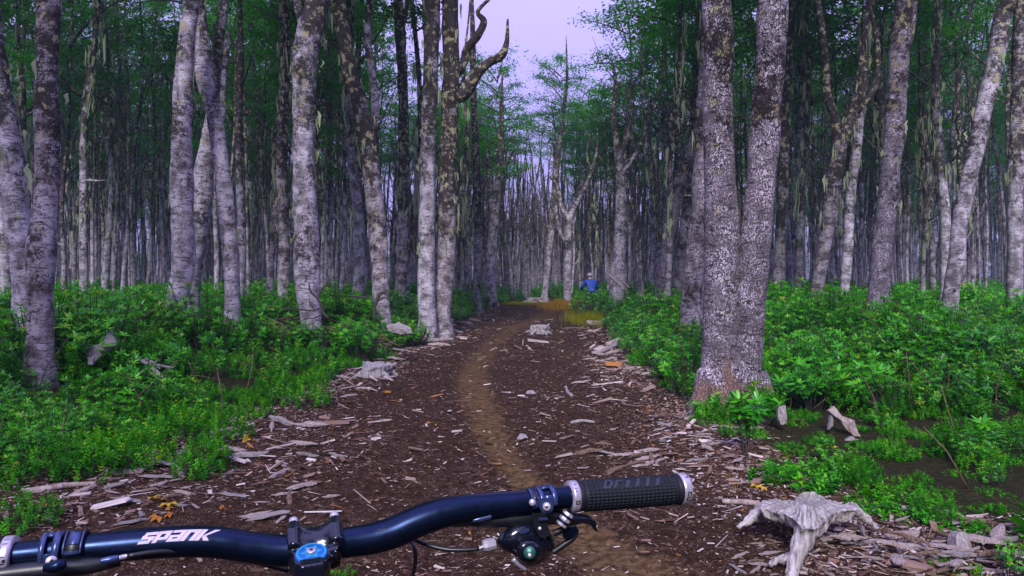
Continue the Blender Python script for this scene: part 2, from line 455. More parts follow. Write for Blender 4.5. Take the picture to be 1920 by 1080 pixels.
gx = np.unique(np.concatenate([np.linspace(-4.2, 4.2, 190), 4.2 + 250 * np.linspace(0, 1, 48) ** 2.6, -4.2 - 250 * np.linspace(0, 1, 48) ** 2.6]).round(4))
gy = np.unique(np.concatenate([np.linspace(1.6, 9, 190), np.linspace(9, 40, 130), 40 + 260 * np.linspace(0, 1, 40) ** 2, 1.6 - 60 * np.linspace(0, 1, 18) ** 2]).round(4))
X, Y = np.meshgrid(gx, gy)
gv = np.stack([X.ravel(), Y.ravel(), gz(X.ravel(), Y.ravel())], -1)
nx, ny = len(gx), len(gy)
ii = (np.arange(ny - 1)[:, None] * nx + np.arange(nx - 1)[None, :]).ravel()
b = MB().add(gv, np.stack([ii, ii + 1, ii + nx + 1, ii + nx], -1))
ground = b.build('ground', M['soil'])
tag(ground, 'dark brown forest soil with a tan tyre track winding along the trail', kind='structure')
for nm, val in (('track', track(gv[:, 0], gv[:, 1])), ('forest', smooth((outside(gv[:, 0], gv[:, 1]) + 0.1) / 0.9))):
    a = ground.data.attributes.new(nm, 'FLOAT', 'POINT'); a.data.foreach_set('value', val.astype(np.float32))

# ------------------------------------------------------------------ crowns, lichen, trunks
def leaf_quads(C, U, Nn, L, Wd, bend=0.0):
    """folded diamond leaves: centre-base C, direction U, normal Nn (n,3)"""
    S = np.cross(Nn, U)
    V = np.stack([C, C + U * (L * 0.45)[:, None] + S * (Wd / 2)[:, None] + Nn * (L * 0.08)[:, None],
                  C + U * L[:, None] - Nn * (L * bend)[:, None], C + U * (L * 0.45)[:, None] - S * (Wd / 2)[:, None] + Nn * (L * 0.08)[:, None]], 1)
    n = len(C)
    return V.reshape(-1, 3), np.arange(n * 4).reshape(n, 4)

def unit(a): return a / (np.linalg.norm(a, axis=-1, keepdims=True) + 1e-9)

def crown_mesh(seed, H, R, nl, spray, size=(0.085, 0.155), flat=0.45):
    r = np.random.default_rng(seed); b = MB()
    az = r.uniform(0, 6.28)
    for i in range(nl):
        f = min(0.999, (i + r.uniform(-0.6, 1.6)) / nl); f = abs(f); z0 = H * 0.93 * f; az += 2.4 + r.uniform(-0.5, 0.5)
        L = R * (0.5 + 0.55 * math.sin(math.pi * min(1, 0.18 + 0.72 * f))) * r.uniform(0.45, 1.2); up = r.uniform(0.15, 1.2)
        d = np.array([math.cos(az), math.sin(az), up]); side = np.array([-math.sin(az), math.cos(az), 0])
        wob = r.uniform(-0.25, 0.25)
        pts = np.array([np.array([0, 0, z0]) + d * L * t + side * wob * L * t * t - np.array([0, 0, 0.30 * L * t * t]) for t in np.linspace(0, 1, 6)])
        b.tube(pts, np.linspace(0.035, 0.007, 6) * (L / R + 0.3), 4, mat=1, cap=False)
        ends = [(pts[-1], d)]
        for k in range(4):
            t = 0.35 + 0.17 * k; p = pts[min(int(t * 5), 4)]; sg = 1 if k % 2 else -1
            dd = unit(d * 0.7 + side * sg * r.uniform(0.6, 1.1) + np.array([0, 0, r.uniform(-0.1, 0.25)]))
            e = p + dd * L * r.uniform(0.25, 0.45)
            b.tube(np.array([p, (p + e) / 2 + [0, 0, 0.05], e]), [0.012, 0.009, 0.004], 3, mat=1, cap=False)
            ends.append((e, dd)); 
            if r.random() < 0.6: ends.append(((p + e) / 2, dd))
        for e, dd in ends:
            n = int(spray * 0.62 * r.uniform(0.5, 1.9)); rad = r.uniform(0.28, 0.68)
            th = r.uniform(0, 6.28, n); q = rad * np.sqrt(r.uniform(0, 1, n))
            dx = q * np.cos(th) * 1.25; dy = q * np.sin(th) * 0.8
            h = np.array([dd[0], dd[1], 0]); h = h / (np.linalg.norm(h) + 1e-6); sd_ = np.array([-h[1], h[0], 0])
            C = e + h * dx[:, None] + sd_ * dy[:, None] + np.array([0, 0, 1.0]) * (r.normal(0, 0.10, n) - 0.55 * q * q + r.uniform(-0.15, 0.1) * dx)[:, None]
            U = unit(h * 0.6 + unit(np.stack([np.cos(th), np.sin(th), r.normal(-0.25, 0.25, n)], -1)))
            Nn = unit(np.stack([r.normal(0, flat, n), r.normal(0, flat, n), np.ones(n)], -1)); Nn = unit(Nn - U * np.sum(Nn * U, -1, keepdims=True))
            L_ = r.uniform(size[0], size[1], n); V, Q = leaf_quads(C, U, Nn, L_, L_ * 0.62, 0.1)
            b.add(V, Q, 0, np.clip(r.normal(r.uniform(0.25, 0.7), 0.18, n), 0, 1))
    return b.mesh('crown', [M['canopy'], M['twig']])

CROWNS = [crown_mesh(100 + k, H, R, nl, sp) for k, (H, R, nl, sp) in enumerate([
    (7.5, 2.5, 20, 52), (8.5, 2.2, 22, 50), (6.5, 2.8, 18, 56), (9.0, 2.6, 24, 48), (7.0, 2.1, 18, 50), (8.0, 3.0, 22, 52)])]
THIN_CROWNS = [crown_mesh(140 + k, H, R, nl, sp) for k, (H, R, nl, sp) in enumerate([(5.2, 2.0, 17, 46), (6.0, 2.5, 18, 46), (4.6, 1.8, 15, 44)])]

def lichen_strands(b, base_fn, n, r, zr, lean=0.0, size=1.0):
    """ragged beard lichen hanging on a stem: several thin ribbons per tuft"""
    for i in range(n):
        z = r.uniform(*zr); p, rad = base_fn(z)
        a = r.uniform(0, 6.28); out = np.array([math.cos(a), math.sin(a), 0])
        o = p + out * (rad + r.uniform(0.0, 0.06) * size)
        L = r.uniform(0.18, 0.62) * size * (1.6 if r.random() < 0.15 else 1)
        for k in range(r.integers(2, 5)):
            w = r.uniform(0.025, 0.075) * size; l = L * r.uniform(0.5, 1.0)
            st = o + np.append(r.normal(0, 0.035 * size, 2), r.uniform(-0.05, 0.05)); aa = r.uniform(0, 3.14)
            sdv = np.array([math.cos(aa), math.sin(aa), 0]); V = []
            ts = np.array([0, 0.25, 0.55, 0.8, 1.0]); ws = np.array([0.3, 1.0, 0.75, 0.5, 0.05]) * w
            for t, ww in zip(ts, ws):
                c = st + np.array([0, 0, -l * t]) + np.append(r.normal(0, 0.016 * size, 2), 0)
                V += [c - sdv * ww / 2, c + sdv * ww / 2]
            b.add(V, [[2 * j, 2 * j + 1, 2 * j + 3, 2 * j + 2] for j in range(4)], 0, r.uniform(0.1, 1.0))

def make_trunk(seed, H, r0, lean, sides=10, limbs=4, dead=2, nst=16):
    """background stem along a wavering axis, returns (mesh, lichen mesh, axis function)"""
    r = np.random.default_rng(seed)
    z = np.linspace(-0.25, H, nst)
    ph = r.uniform(0, 6.28, 4); am = r.uniform(0.12, 0.34)
    x = lean[0] * z / H + am * np.sin(z * 0.45 + ph[0]) * z / H + 0.05 * np.sin(z * 1.1 + ph[1])
    y = lean[1] * z / H + am * np.sin(z * 0.5 + ph[2]) * z / H + 0.05 * np.sin(z * 1.2 + ph[3])
    P = np.stack([x - np.interp(0, z, x), y - np.interp(0, z, y), z], -1)
    rad = r0 * (1.0 - 0.72 * np.clip(z / H, 0, 1) ** 0.9) * (1 + 0.55 * np.exp(-np.maximum(z, 0) / 0.22))
    b = MB(); rad = rad * 0.68; b.tube(P, rad, sides, namp=0.18, nfreq=3.2, seed=seed)
    def ax(zz): return np.array([np.interp(zz, z, P[:, 0]), np.interp(zz, z, P[:, 1]), zz]), np.interp(zz, z, rad)
    for i in range(limbs + dead):
        isd = i >= limbs
        z0 = r.uniform(0.18, 0.7) * H if isd else r.uniform(0.35, 0.85) * H
        p, rr = ax(z0); a = r.uniform(0, 6.28); L = r.uniform(0.4, 1.5) if isd else r.uniform(1.2, 3.0)
        d = np.array([math.cos(a), math.sin(a), 0]); q = [p]
        up = r.uniform(0.2, 0.9) if not isd else r.uniform(-0.1, 0.8)
        for t in (0.3, 0.6, 1.0):
            q.append(p + d * L * t * (1 - 0.25 * t * (not isd)) + np.array([0, 0, L * (up * t + (0.5 * t * t if not isd else 0))]) + r.normal(0, 0.06, 3))
        b.tube(catmull(np.array(q), 7), np.linspace(rr * 0.5, rr * 0.1 if not isd else 0.012, 7), 6, namp=0.12, nfreq=5, seed=seed + i)
    lb = MB(); lichen_strands(lb, ax, int(34 * H / 12), r, (2.4, 0.75 * H), size=1.2)
    return b, lb, ax

TR = []     # background kinds: trunk mesh, lichen mesh, height, where the crown sits
for k, (H, r0, ln, mt) in enumerate([(14, .17, (.5, .2), 'bark'), (15.5, .20, (-.6, .3), 'bark'), (13, .13, (.2, -.3), 'bark_dark'), (16, .23, (-.2, .4), 'bark'),
                                   (12.5, .11, (.8, 0), 'bark'), (14.5, .16, (-.9, .1), 'bark_dark'), (15, .19, (.1, .2), 'bark'), (13.5, .145, (.35, .5), 'bark_dark')]):
    tb, lb, ax = make_trunk(300 + k, H, r0, ln, limbs=4, dead=3)
    TR.append((tb.mesh('trunk', [M[mt]]), lb.mesh('hanging_lichen', [M['lichen']]), H, ax))

def put_crown(root, me, loc, sc=1.0, rz=0.0):
    c = link('crown', me, root, loc); c.scale = (sc, sc, sc); c.rotation_euler = (0, 0, rz); return c

# ---- trees one can point at.  path: pixels from the foot upwards with stem width in pixels; d: distance
def hero_tree(label, d, path, mat, H=13.5, limbs=(), crown=None, crown_z=None, lichen=0, sides=20, namp=0.13, cat='tree', extra=None, name='forest_tree',
              seed=0, crown_sc=1.0, cut=None):
    rr = np.random.default_rng(900 + seed)
    pts = [np.append(W(px, py, d), w * d / F / 2) for px, py, w in path]
    p0, p1 = pts[0], pts[1]
    gy_ = p0[1]; gxx = p0[0]; zg = gz(gxx, gy_)[0]
    sl = (p1[:2] - p0[:2]) / max(p1[2] - p0[2], 0.3)
    fx = p0[:2] - sl * max(p0[2] - zg, 0) * 0.6
    zg = gz(fx[0], fx[1])[0]
    if p0[2] > zg + 0.08: pts = [np.array([fx[0], fx[1], zg - 0.15, p0[3] * 1.05])] + pts
    else: pts[0] = np.array([p0[0], p0[1], zg - 0.12, p0[3]])
    pts = np.array(pts); root_p = np.array([pts[0][0], pts[0][1], zg])
    top = pts[-1]
    if cut is None and top[2] < zg + H:
        dirv = (pts[-1] - pts[-2])[:3]; dirv = dirv / np.linalg.norm(dirv)
        n = 4; rem = zg + H - top[2]
        for k in range(1, n + 1):
            t = k / n
            dv = dirv * (1 - 0.6 * t) + np.array([0, 0, 1]) * 0.6 * t
            q = pts[-1][:3] + dv / max(dv[2], 0.3) * rem / n
            pts = np.vstack([pts, np.append(q, top[3] * (1 - 0.75 * t))])
    pts[:, 1] += np.where(np.arange(len(pts)) > 1, rr.normal(0, 0.05, len(pts)), 0)
    L = np.linalg.norm(np.diff(pts[:, :3], axis=0), axis=1).sum()
    C = catmull(pts, max(14, int(L / 0.16)))
    C[:, :3] -= root_p
    rad = np.maximum(C[:, 3], 0.012) * (1 + 0.55 * np.exp(-np.maximum(C[:, 2], 0) / 0.20))
    b = MB(); b.tube(C[:, :3], rad, sides, namp=namp, nfreq=4.5, seed=seed)
    for lp in limbs:
        q = np.array([np.append(W(px, py, d + (e[0] if e else 0)) - root_p, w * d / F / 2) for px, py, w, *e in lp])
        q = catmull(q, len(lp) * 6)
        b.tube(q[:, :3], np.maximum(q[:, 3], 0.006), 10, namp=0.14, nfreq=6, seed=seed + 5)
    if extra: extra(b, root_p)
    root = empty(name, tuple(root_p)); tag(root, label, cat)
    b.build('trunk', M[mat], root)
    def ax(zz): 
        k = np.argsort(C[:, 2]); return np.array([np.interp(zz, C[k, 2], C[k, 0]), np.interp(zz, C[k, 2], C[k, 1]), zz]), np.interp(zz, C[k, 2], rad[k])
    if crown is not None:
        z = crown_z if crown_z is not None else H - 6.5
        put_crown(root, crown, tuple(ax(z)[0]), crown_sc, rr.uniform(0, 6.28))
    if lichen:
        lb = MB(); lichen_strands(lb, ax, int(lichen * 1.5), rr, (1.9, min(8, C[:, 2].max() * 0.8)), size=0.8)
        tag(lb.build('hanging_lichen', M['lichen'], root), kind='stuff')
    return root

CR = CROWNS
hero_tree('thin mottled trunk with black bark patches at the left edge, before a leaning one', 7.2, [(72, 718, 44), (76, 600, 43), (80, 480, 46), (80, 330, 42), (82, 180, 40), (86, 0, 37)], 'bark_dark', crown=CR[0], crown_z=8, lichen=8, seed=1)
hero_tree('grey trunk leaning out to the left behind the black patched trunk at the edge', 10, [(52, 625, 44), (45, 530, 46), (30, 420, 46), (18, 300, 46), (5, 200, 44), (-25, 0, 44)], 'bark', crown=CR[1], crown_z=8, lichen=22, seed=2)
hero_tree('pale grey trunk with a foot that slants left beside bleached roots', 10.6, [(325, 628, 32), (335, 560, 38), (344, 480, 42), (346, 350, 38), (344, 200, 34), (352, 60, 30), (356, 0, 28)], 'bark', crown=CR[2], crown_z=8.5, lichen=8, seed=3)
hero_tree('short leaning trunk with yellow lichen crossing behind the pale slanting foot', 12.2, [(352, 585, 40), (362, 480, 40), (372, 380, 44), (390, 285, 30), (400, 200, 20), (418, 60, 16)], 'bark', crown=CR[3], crown_z=8, seed=4)
hero_tree('slender trunk zigzagging up to the left with peeling pale and orange bark', 11.4, [(436, 608, 28), (434, 500, 30), (424, 390, 29), (413, 290, 28), (398, 200, 32), (388, 140, 34), (375, 70, 26), (366, 0, 26)], 'bark', crown=CR[4], crown_z=8.5, lichen=8,
          limbs=[[(402, 260, 16), (415, 215, 14), (420, 150, 12), (428, 60, 9)], [(385, 120, 14), (365, 95, 10), (352, 92, 6)]], seed=5)
hero_tree('dark slim trunk between the zigzag trunk and the thick pale one', 17, [(531, 580, 22), (531, 450, 21), (530, 300, 20), (535, 120, 19), (533, 0, 18)], 'bark_dark', crown=CR[5], crown_z=7.5, lichen=22, seed=6)
hero_tree('thick pale trunk with a black and yellow upper half behind the black twiggy branch', 11.2, [(584, 612, 34), (578, 540, 44), (574, 450, 46), (570, 340, 42), (568, 230, 42), (574, 130, 45), (585, 50, 46), (596, 0, 42)], 'bark', crown=CR[0], crown_z=8.2, lichen=14,
          limbs=[[(580, 70, 26), (566, 40, 18), (556, 0, 14), (548, -60, 10)]], seed=7, sides=22)
hero_tree('trunk bending to the left with black upper bark and a bleached dead fork', 13.2, [(716, 592, 32), (712, 520, 32), (706, 430, 34), (697, 320, 32), (682, 230, 32), (660, 150, 30), (644, 70, 26), (636, 0, 24)], 'bark_dark', crown=CR[1], crown_z=8, lichen=14, seed=8)
hero_tree('smooth bleached dead stem rising beside the bent black trunk', 13.6, [(706, 560, 16), (702, 420, 14), (700, 290, 15), (703, 200, 15), (697, 130, 13), (690, 60, 14), (700, -20, 9), (705, -60, 5)], 'bark', cut=1, cat='dead tree', name='dead_tree', seed=9)
hero_tree('straight mottled trunk with long beard lichen, right of the bleached dead stem', 18.5, [(750, 562, 22), (754, 480, 21), (757, 330, 20), (756, 180, 19), (750, 60, 20), (746, 0, 18)], 'bark_dark', crown=CR[2], crown_z=8, lichen=28, seed=10, limbs=[[(752, 60, 12), (760, 30, 9), (768, -20, 6)]])
hero_tree('straight pale trunk standing just left of the trunk with curved bare branches', 14.6, [(800, 582, 32), (800, 480, 31), (801, 330, 29), (806, 180, 28), (809, 60, 29), (811, 0, 29)], 'bark', crown=CR[3], crown_z=8.6, lichen=14, seed=11)
hero_tree('dark barked trunk with two curved bare branches reaching over the trail', 15, [(830, 572, 34), (836, 480, 35), (838, 380, 33), (842, 260, 32), (845, 140, 31), (845, 0, 31)], 'bark_dark', crown=CR[4], crown_z=8.5, lichen=20, seed=12,
          limbs=[[(846, 190, 24), (872, 172, 24), (893, 140, 20), (915, 118, 16), (940, 104, 15), (950, 78, 10), (952, 36, 4)],
                 [(846, 142, 20), (866, 125, 17), (876, 92, 16), (896, 66, 15), (907, 40, 13), (896, 22, 8), (920, -5, 6)], [(852, 170, 8), (864, 155, 6), (873, 138, 3)]])
hero_tree('thin stem with patchy bark on the trail edge, behind the curved branches', 26, [(895, 556, 16), (897, 420, 15), (893, 300, 13), (888, 180, 12), (886, 60, 10)], 'bark_dark', lichen=14, seed=13)
hero_tree('forked pale trunk at the far left end of the trail', 31, [(921, 550, 22), (922, 470, 20), (930, 380, 18), (938, 300, 14), (940, 230, 10)], 'bark', H=10.8, crown=THIN_CROWNS[1], crown_z=5.2, seed=14, limbs=[[(927, 420, 12), (918, 340, 10), (914, 260, 7)], [(934, 340, 9), (952, 300, 6), (966, 280, 3)]])
hero_tree('tall thin leaning tree with its leafy top alone against the pale sky', 37, [(1022, 548, 12), (1034, 430, 12), (1043, 320, 11), (1055, 220, 8), (1063, 150, 5), (1062, 90, 3)], 'bark', H=14.8, crown=THIN_CROWNS[2], crown_z=9.8, crown_sc=0.85, seed=15)
hero_tree('twisted forked trunk at the end of the trail with bare antler like limbs', 31, [(1064, 548, 15), (1066, 470, 13), (1068, 410, 12), (1080, 385, 9), (1100, 345, 7), (1118, 290, 5), (1120, 240, 2)], 'bark', cut=1, cat='dead tree', name='dead_tree', seed=16,
          limbs=[[(1067, 412, 12), (1052, 385, 9), (1046, 352, 7), (1030, 330, 3)], [(1096, 350, 7), (1108, 325, 6), (1100, 290, 4), (1106, 255, 2)], [(1066, 470, 9), (1048, 430, 7), (1042, 380, 5)]])
hero_tree('thick trunk forking into two bare stems, right of the far person', 22.5, [(1160, 535, 32), (1162, 470, 25), (1165, 390, 21), (1162, 330, 17), (1156, 268, 12), (1150, 220, 10), (1154, 170, 7), (1150, 120, 4)], 'bark', crown=None, cut=1, cat='dead tree', name='dead_tree', seed=17,
          limbs=[[(1160, 300, 10), (1175, 262, 9), (1182, 225, 7), (1180, 180, 6), (1192, 150, 3)], [(1164, 330, 10), (1185, 300, 8), (1206, 260, 7), (1218, 215, 5), (1220, 170, 2)]])
hero_tree('trunk leaning right towards the big pair with scaly light bark', 20.5, [(1240, 538, 20), (1250, 470, 22), (1262, 400, 24), (1276, 335, 24), (1297, 280, 22), (1322, 200, 18), (1345, 100, 14)], 'bark_cracked', crown=CR[0], crown_z=7.5, seed=18)
hero_tree('dark trunk leaning right behind the scaly leaning trunk', 23, [(1272, 540, 22), (1280, 470, 22), (1290, 380, 22), (1298, 300, 21), (1304, 180, 18)], 'bark_dark', crown=CR[1], crown_z=7, seed=19)
hero_tree('medium cracked trunk half hidden behind the big double trunk', 12.2, [(1297, 590, 40), (1303, 500, 36), (1311, 400, 34), (1318, 280, 32), (1326, 120, 30), (1330, 0, 28)], 'bark_cracked', crown=CR[2], crown_z=8.5, lichen=4, seed=20)

def big_pair(b, rp):
    d = 6.75
    q = np.array([np.append(W(px, py, d) - rp, w * d / F / 2) for px, py, w in [(1396, 745, 70), (1398, 690, 56), (1406, 580, 58), (1415, 470, 56), (1427, 330, 54), (1437, 200, 54), (1445, 100, 56), (1449, 0, 55), (1456, -150, 50), (1462, -500, 38)]])
    q[0][2] = -0.1
    q = catmull(q, 60); b.tube(q[:, :3], q[:, 3], 26, namp=0.09, nfreq=5, seed=77)
    for pts in ([(1328, 700, 44), (1310, 735, 34), (1288, 760, 20), (1262, 776, 9)], [(1350, 715, 40), (1338, 760, 30), (1328, 792, 16)], [(1420, 705, 40), (1436, 735, 24), (1452, 752, 12)],
                [(1385, 720, 40), (1392, 755, 30), (1396, 785, 14)]):
        r_ = np.array([np.append(W(px, py, d) - rp, w * d / F / 2) for px, py, w in pts])
        for k in range(len(r_)):      # roots run forward as they come down
            r_[k, 1] -= 0.10 * k; r_[k, 2] = max(gz(r_[k, 0] + rp[0], r_[k, 1] + rp[1])[0] - rp[2], r_[k, 2]) if k < 2 else gz(r_[k, 0] + rp[0], r_[k, 1] + rp[1])[0] - rp[2] + 0.01
        r_ = catmull(r_, 14); b.tube(r_[:, :3], r_[:, 3], 10, namp=0.2, nfreq=8, seed=5)
hero_tree('big double trunk with cracked grey bark, two stems joined at one root', 6.8, [(1350, 752, 86), (1352, 690, 70), (1355, 600, 68), (1355, 480, 66), (1351, 330, 58), (1346, 180, 55), (1344, 80, 54), (1342, 0, 53), (1340, -200, 48)], 'bark_cracked',
          crown=CR[3], crown_z=8.5, seed=21, sides=28, namp=0.08, extra=big_pair, lichen=0)
hero_tree('dark mossy trunk just right of the big double trunk', 20, [(1459, 545, 20), (1464, 460, 21), (1468, 330, 20), (1474, 200, 18), (1482, 60, 16), (1485, 0, 15)], 'bark_dark', crown=CR[4], crown_z=7.5, lichen=10, seed=22)
hero_tree('thin straight stem lit pale on its left side, beside the dark mossy trunk', 22, [(1497, 546, 14), (1500, 440, 14), (1503, 300, 12), (1502, 140, 11), (1500, 0, 10)], 'bark', crown=CR[5], crown_z=7.5, lichen=10, seed=23)
hero_tree('crooked trunk with a broken shaggy fork and bare lichen hung prongs', 15, [(1531, 552, 22), (1543, 480, 24), (1556, 410, 26), (1566, 330, 27), (1580, 270, 24), (1598, 215, 22), (1614, 160, 17), (1622, 90, 13), (1632, 0, 9)], 'bark_dark', crown=CR[0], crown_z=8.5, lichen=34, seed=24,
          limbs=[[(1572, 290, 20), (1566, 225, 17), (1552, 180, 15), (1548, 110, 12), (1540, 40, 11), (1530, -20, 8)], [(1604, 210, 16), (1640, 165, 12), (1646, 110, 10), (1642, 60, 8), (1630, 10, 5)], [(1600, 210, 14), (1612, 130, 10), (1610, 60, 6), (1612, 30, 2)]])
hero_tree('slim trunk with a yellow bracket lump near its fork', 17, [(1583, 548, 18), (1587, 470, 19), (1595, 370, 18), (1604, 270, 16), (1620, 170, 13), (1632, 60, 12)], 'bark', crown=CR[1], crown_z=8, lichen=12, seed=25)
hero_tree('stout pale trunk rising alone from the shrubs on the right side', 11.8, [(1646, 584, 36), (1653, 500, 37), (1662, 400, 36), (1671, 270, 34), (1680, 150, 34), (1689, 50, 34), (1692, 0, 33)], 'bark_cracked', crown=CR[2], crown_z=8.5, lichen=12, seed=26,
          limbs=[[(1690, 110, 12), (1708, 70, 9), (1714, 20, 9), (1718, -30, 7)]])
hero_tree('pale trunk leaning strongly to the right near the right edge', 12.6, [(1780, 576, 26), (1790, 490, 26), (1803, 410, 26), (1822, 310, 27), (1845, 210, 27), (1868, 110, 28), (1886, 20, 28), (1890, 0, 27)], 'bark', crown=CR[3], crown_z=8.5, lichen=8, seed=27)
hero_tree('dim upright trunk at the right edge beyond the leaning pale one', 15.5, [(1902, 535, 26), (1900, 440, 25), (1903, 330, 26), (1908, 200, 25), (1912, 0, 22)], 'bark', crown=CR[4], crown_z=8, lichen=8, seed=28)

# ---- the rest of the wood, one object per tree
spots = []
def free(x, y, gap):
    for (a, c) in spots:
        if (a - x) ** 2 + (c - y) ** 2 < gap * gap: return False
    return True
for o in list(COL.objects):
    if o.get('category') in ('tree', 'dead tree'): spots.append((o.location.x, o.location.y))
ZONES = [
    (126, (-120, 880), (15.5, 58), 'background_tree', 'slim grey trunk hung with beard lichen in the dense wood left of the trail', 'trunks in the dense wood left of the trail', CROWNS, (-6.5, -4.5), 1.0),
    (86, (1185, 2060), (16.5, 58), 'background_tree', 'dark slim trunk in the shady wood right of the trail', 'trunks in the shady wood right of the trail', CROWNS, (-6.5, -4.5), 1.0),
    (58, (850, 1200), (29, 58), 'background_tree', 'hazy pale trunk in the bluish mist closing the far end of the trail', 'hazy trunks at the far end of the trail', THIN_CROWNS, (-4.8, -3.6), 0.85)]
tr_rng = np.random.default_rng(5); WOOD = []
for (N, px, dr, nm, lab, grp, crs, co, hs) in ZONES:
    k = 0; tries = 0
    while k < N and tries < 9000:
        tries += 1
        d = math.sqrt(tr_rng.uniform(dr[0] ** 2, dr[1] ** 2)) if tr_rng.random() < 0.6 else tr_rng.uniform(*dr)
        p = W(tr_rng.uniform(*px), 520, d); x, y = p[0], p[1]
        if outside(x, y) < 1.2 or not free(x, y, 1.15): continue
        if 905 < 960 + x / y * F < 1140 and y < 33: continue
        spots.append((x, y)); k += 1
        tm, lm, H, ax = TR[tr_rng.integers(len(TR))]
        s_ = tr_rng.uniform(0.85, 1.15) * hs
        root = empty('forest_tree', gp(x, y)); rz = tr_rng.uniform(0, 6.28)
        root.rotation_euler = (tr_rng.normal(0, 0.02), tr_rng.normal(0, 0.025), rz); root.scale = (s_, s_, s_ * tr_rng.uniform(0.92, 1.08))
        ki = next(q for q in range(len(TR)) if TR[q][0] is tm); WOOD.append((root, grp, ki, 960 + x / y * F, y))
        tag(root, lab, 'tree', grp)
        link('trunk', tm, root)
        z = H + tr_rng.uniform(*co); ppx = 960 + x / y * F; cs = tr_rng.uniform(0.85, 1.15); cm_ = crs[tr_rng.integers(len(crs))]
        if 705 < ppx < 1310:                # round the opening over the trail the crowns are thin, and near ones start high
            cm_ = THIN_CROWNS[tr_rng.integers(3)]
            if ppx > 1165: z = H - tr_rng.uniform(5.0, 6.0); cs = 1.15
            elif y < 30:
                zt = 1.6 + 540 / F * y; s_ = max(s_, (zt + 2.0) / H); root.scale = (s_, s_, s_); z = zt / s_ + 0.3; cs = 0.7
            else:
                hm = 1.35 + tr_rng.uniform(270, 350) / F * y; s_ = min(s_, hm / (H + 0.8)); root.scale = (s_ * 1.1, s_ * 1.1, s_); z = H - tr_rng.uniform(3.6, 4.6)
        if 'hazy' in lab and tr_rng.random() < 0.4: continue
        put_crown(root, cm_, tuple(ax(z)[0]), cs, tr_rng.uniform(0, 6.28))
        if not 690 < ppx < 1200 and d > 17 and tr_rng.random() < 0.04:
            z2 = z - tr_rng.uniform(2.4, 4.2); put_crown(root, crs[tr_rng.integers(len(crs))], tuple(ax(z2)[0]), tr_rng.uniform(0.5, 0.75), tr_rng.uniform(0, 6.28))
        if tr_rng.random() < 0.75: root['bearded'] = 1; tag(link('hanging_lichen', lm, root), kind='stuff')

# what each of them looks like and which of the named trees it stands next to
ANCH = [(o, 960 + o.location.x / o.location.y * F) for o in COL.objects if o.get('category') in ('tree', 'dead tree') and 'group' not in o.keys()]
SHORT = {'thin mottled': 'the black patched edge trunk', 'grey trunk leaning': 'the leaning left edge trunk', 'pale grey trunk with': 'the slanting pale foot', 'short leaning': 'the leaning lichen trunk', 'slender trunk zig': 'the zigzag trunk',
         'dark slim trunk between': 'the dark slim trunk', 'thick pale': 'the thick pale trunk', 'trunk bending': 'the bending trunk', 'smooth bleached': 'the bleached dead stem', 'straight mottled': 'the bearded straight trunk',
         'straight pale': 'the straight pale trunk', 'dark barked': 'the curved branch trunk', 'thin stem with': 'the patchy trail edge stem', 'forked pale': 'the forked pale trunk', 'tall thin': 'the tall leafy top tree', 'twisted': 'the antler limbed trunk',
         'thick trunk forking': 'the two stemmed trunk', 'trunk leaning right': 'the scaly leaning trunk', 'dark trunk leaning': 'the dark leaning trunk', 'medium cracked': 'the half hidden trunk', 'big double': 'the big double trunk', 'dark mossy': 'the dark mossy trunk',
         'thin straight': 'the thin straight stem', 'crooked': 'the crooked trunk', 'slim trunk with a yellow': 'the yellow lump trunk', 'stout pale': 'the stout pale trunk', 'pale trunk leaning': 'the strongly leaning trunk', 'dim upright': 'the dim edge trunk'}
LOOK = ['pale grey', 'stout grey', 'slim dark mottled', 'thick grey', 'thin pale', 'dark mottled leaning', 'straight grey', 'slender blackish']
seen = {}
for (root, grp, ki, px, y) in sorted(WOOD, key=lambda q: q[4]):
    o, ax_px = min(ANCH, key=lambda q: abs(q[1] - px)); sh_ = next((v for k, v in SHORT.items() if o['label'].startswith(k)), 'a near trunk')
    where = 'behind' if abs(px - ax_px) < 14 else ('left of' if px < ax_px else 'right of')
    far = 'near' if y < 26 else ('distant' if y < 42 else 'far off')
    lb_ = f"{far} {LOOK[ki]} trunk{' with lichen' if root.get('bearded') else ''} {where} {sh_}"
    n_ = seen[lb_] = seen.get(lb_, 0) + 1
    root['label'] = lb_ if n_ == 1 else lb_.replace(far, ('', '', 'second nearest', 'third nearest', 'fourth nearest', 'fifth nearest', 'sixth nearest')[min(n_, 6)] + ' ' + far, 1).replace(' with lichen', '' if n_ > 1 else ' with lichen')
    if 'bearded' in root.keys(): del root['bearded']

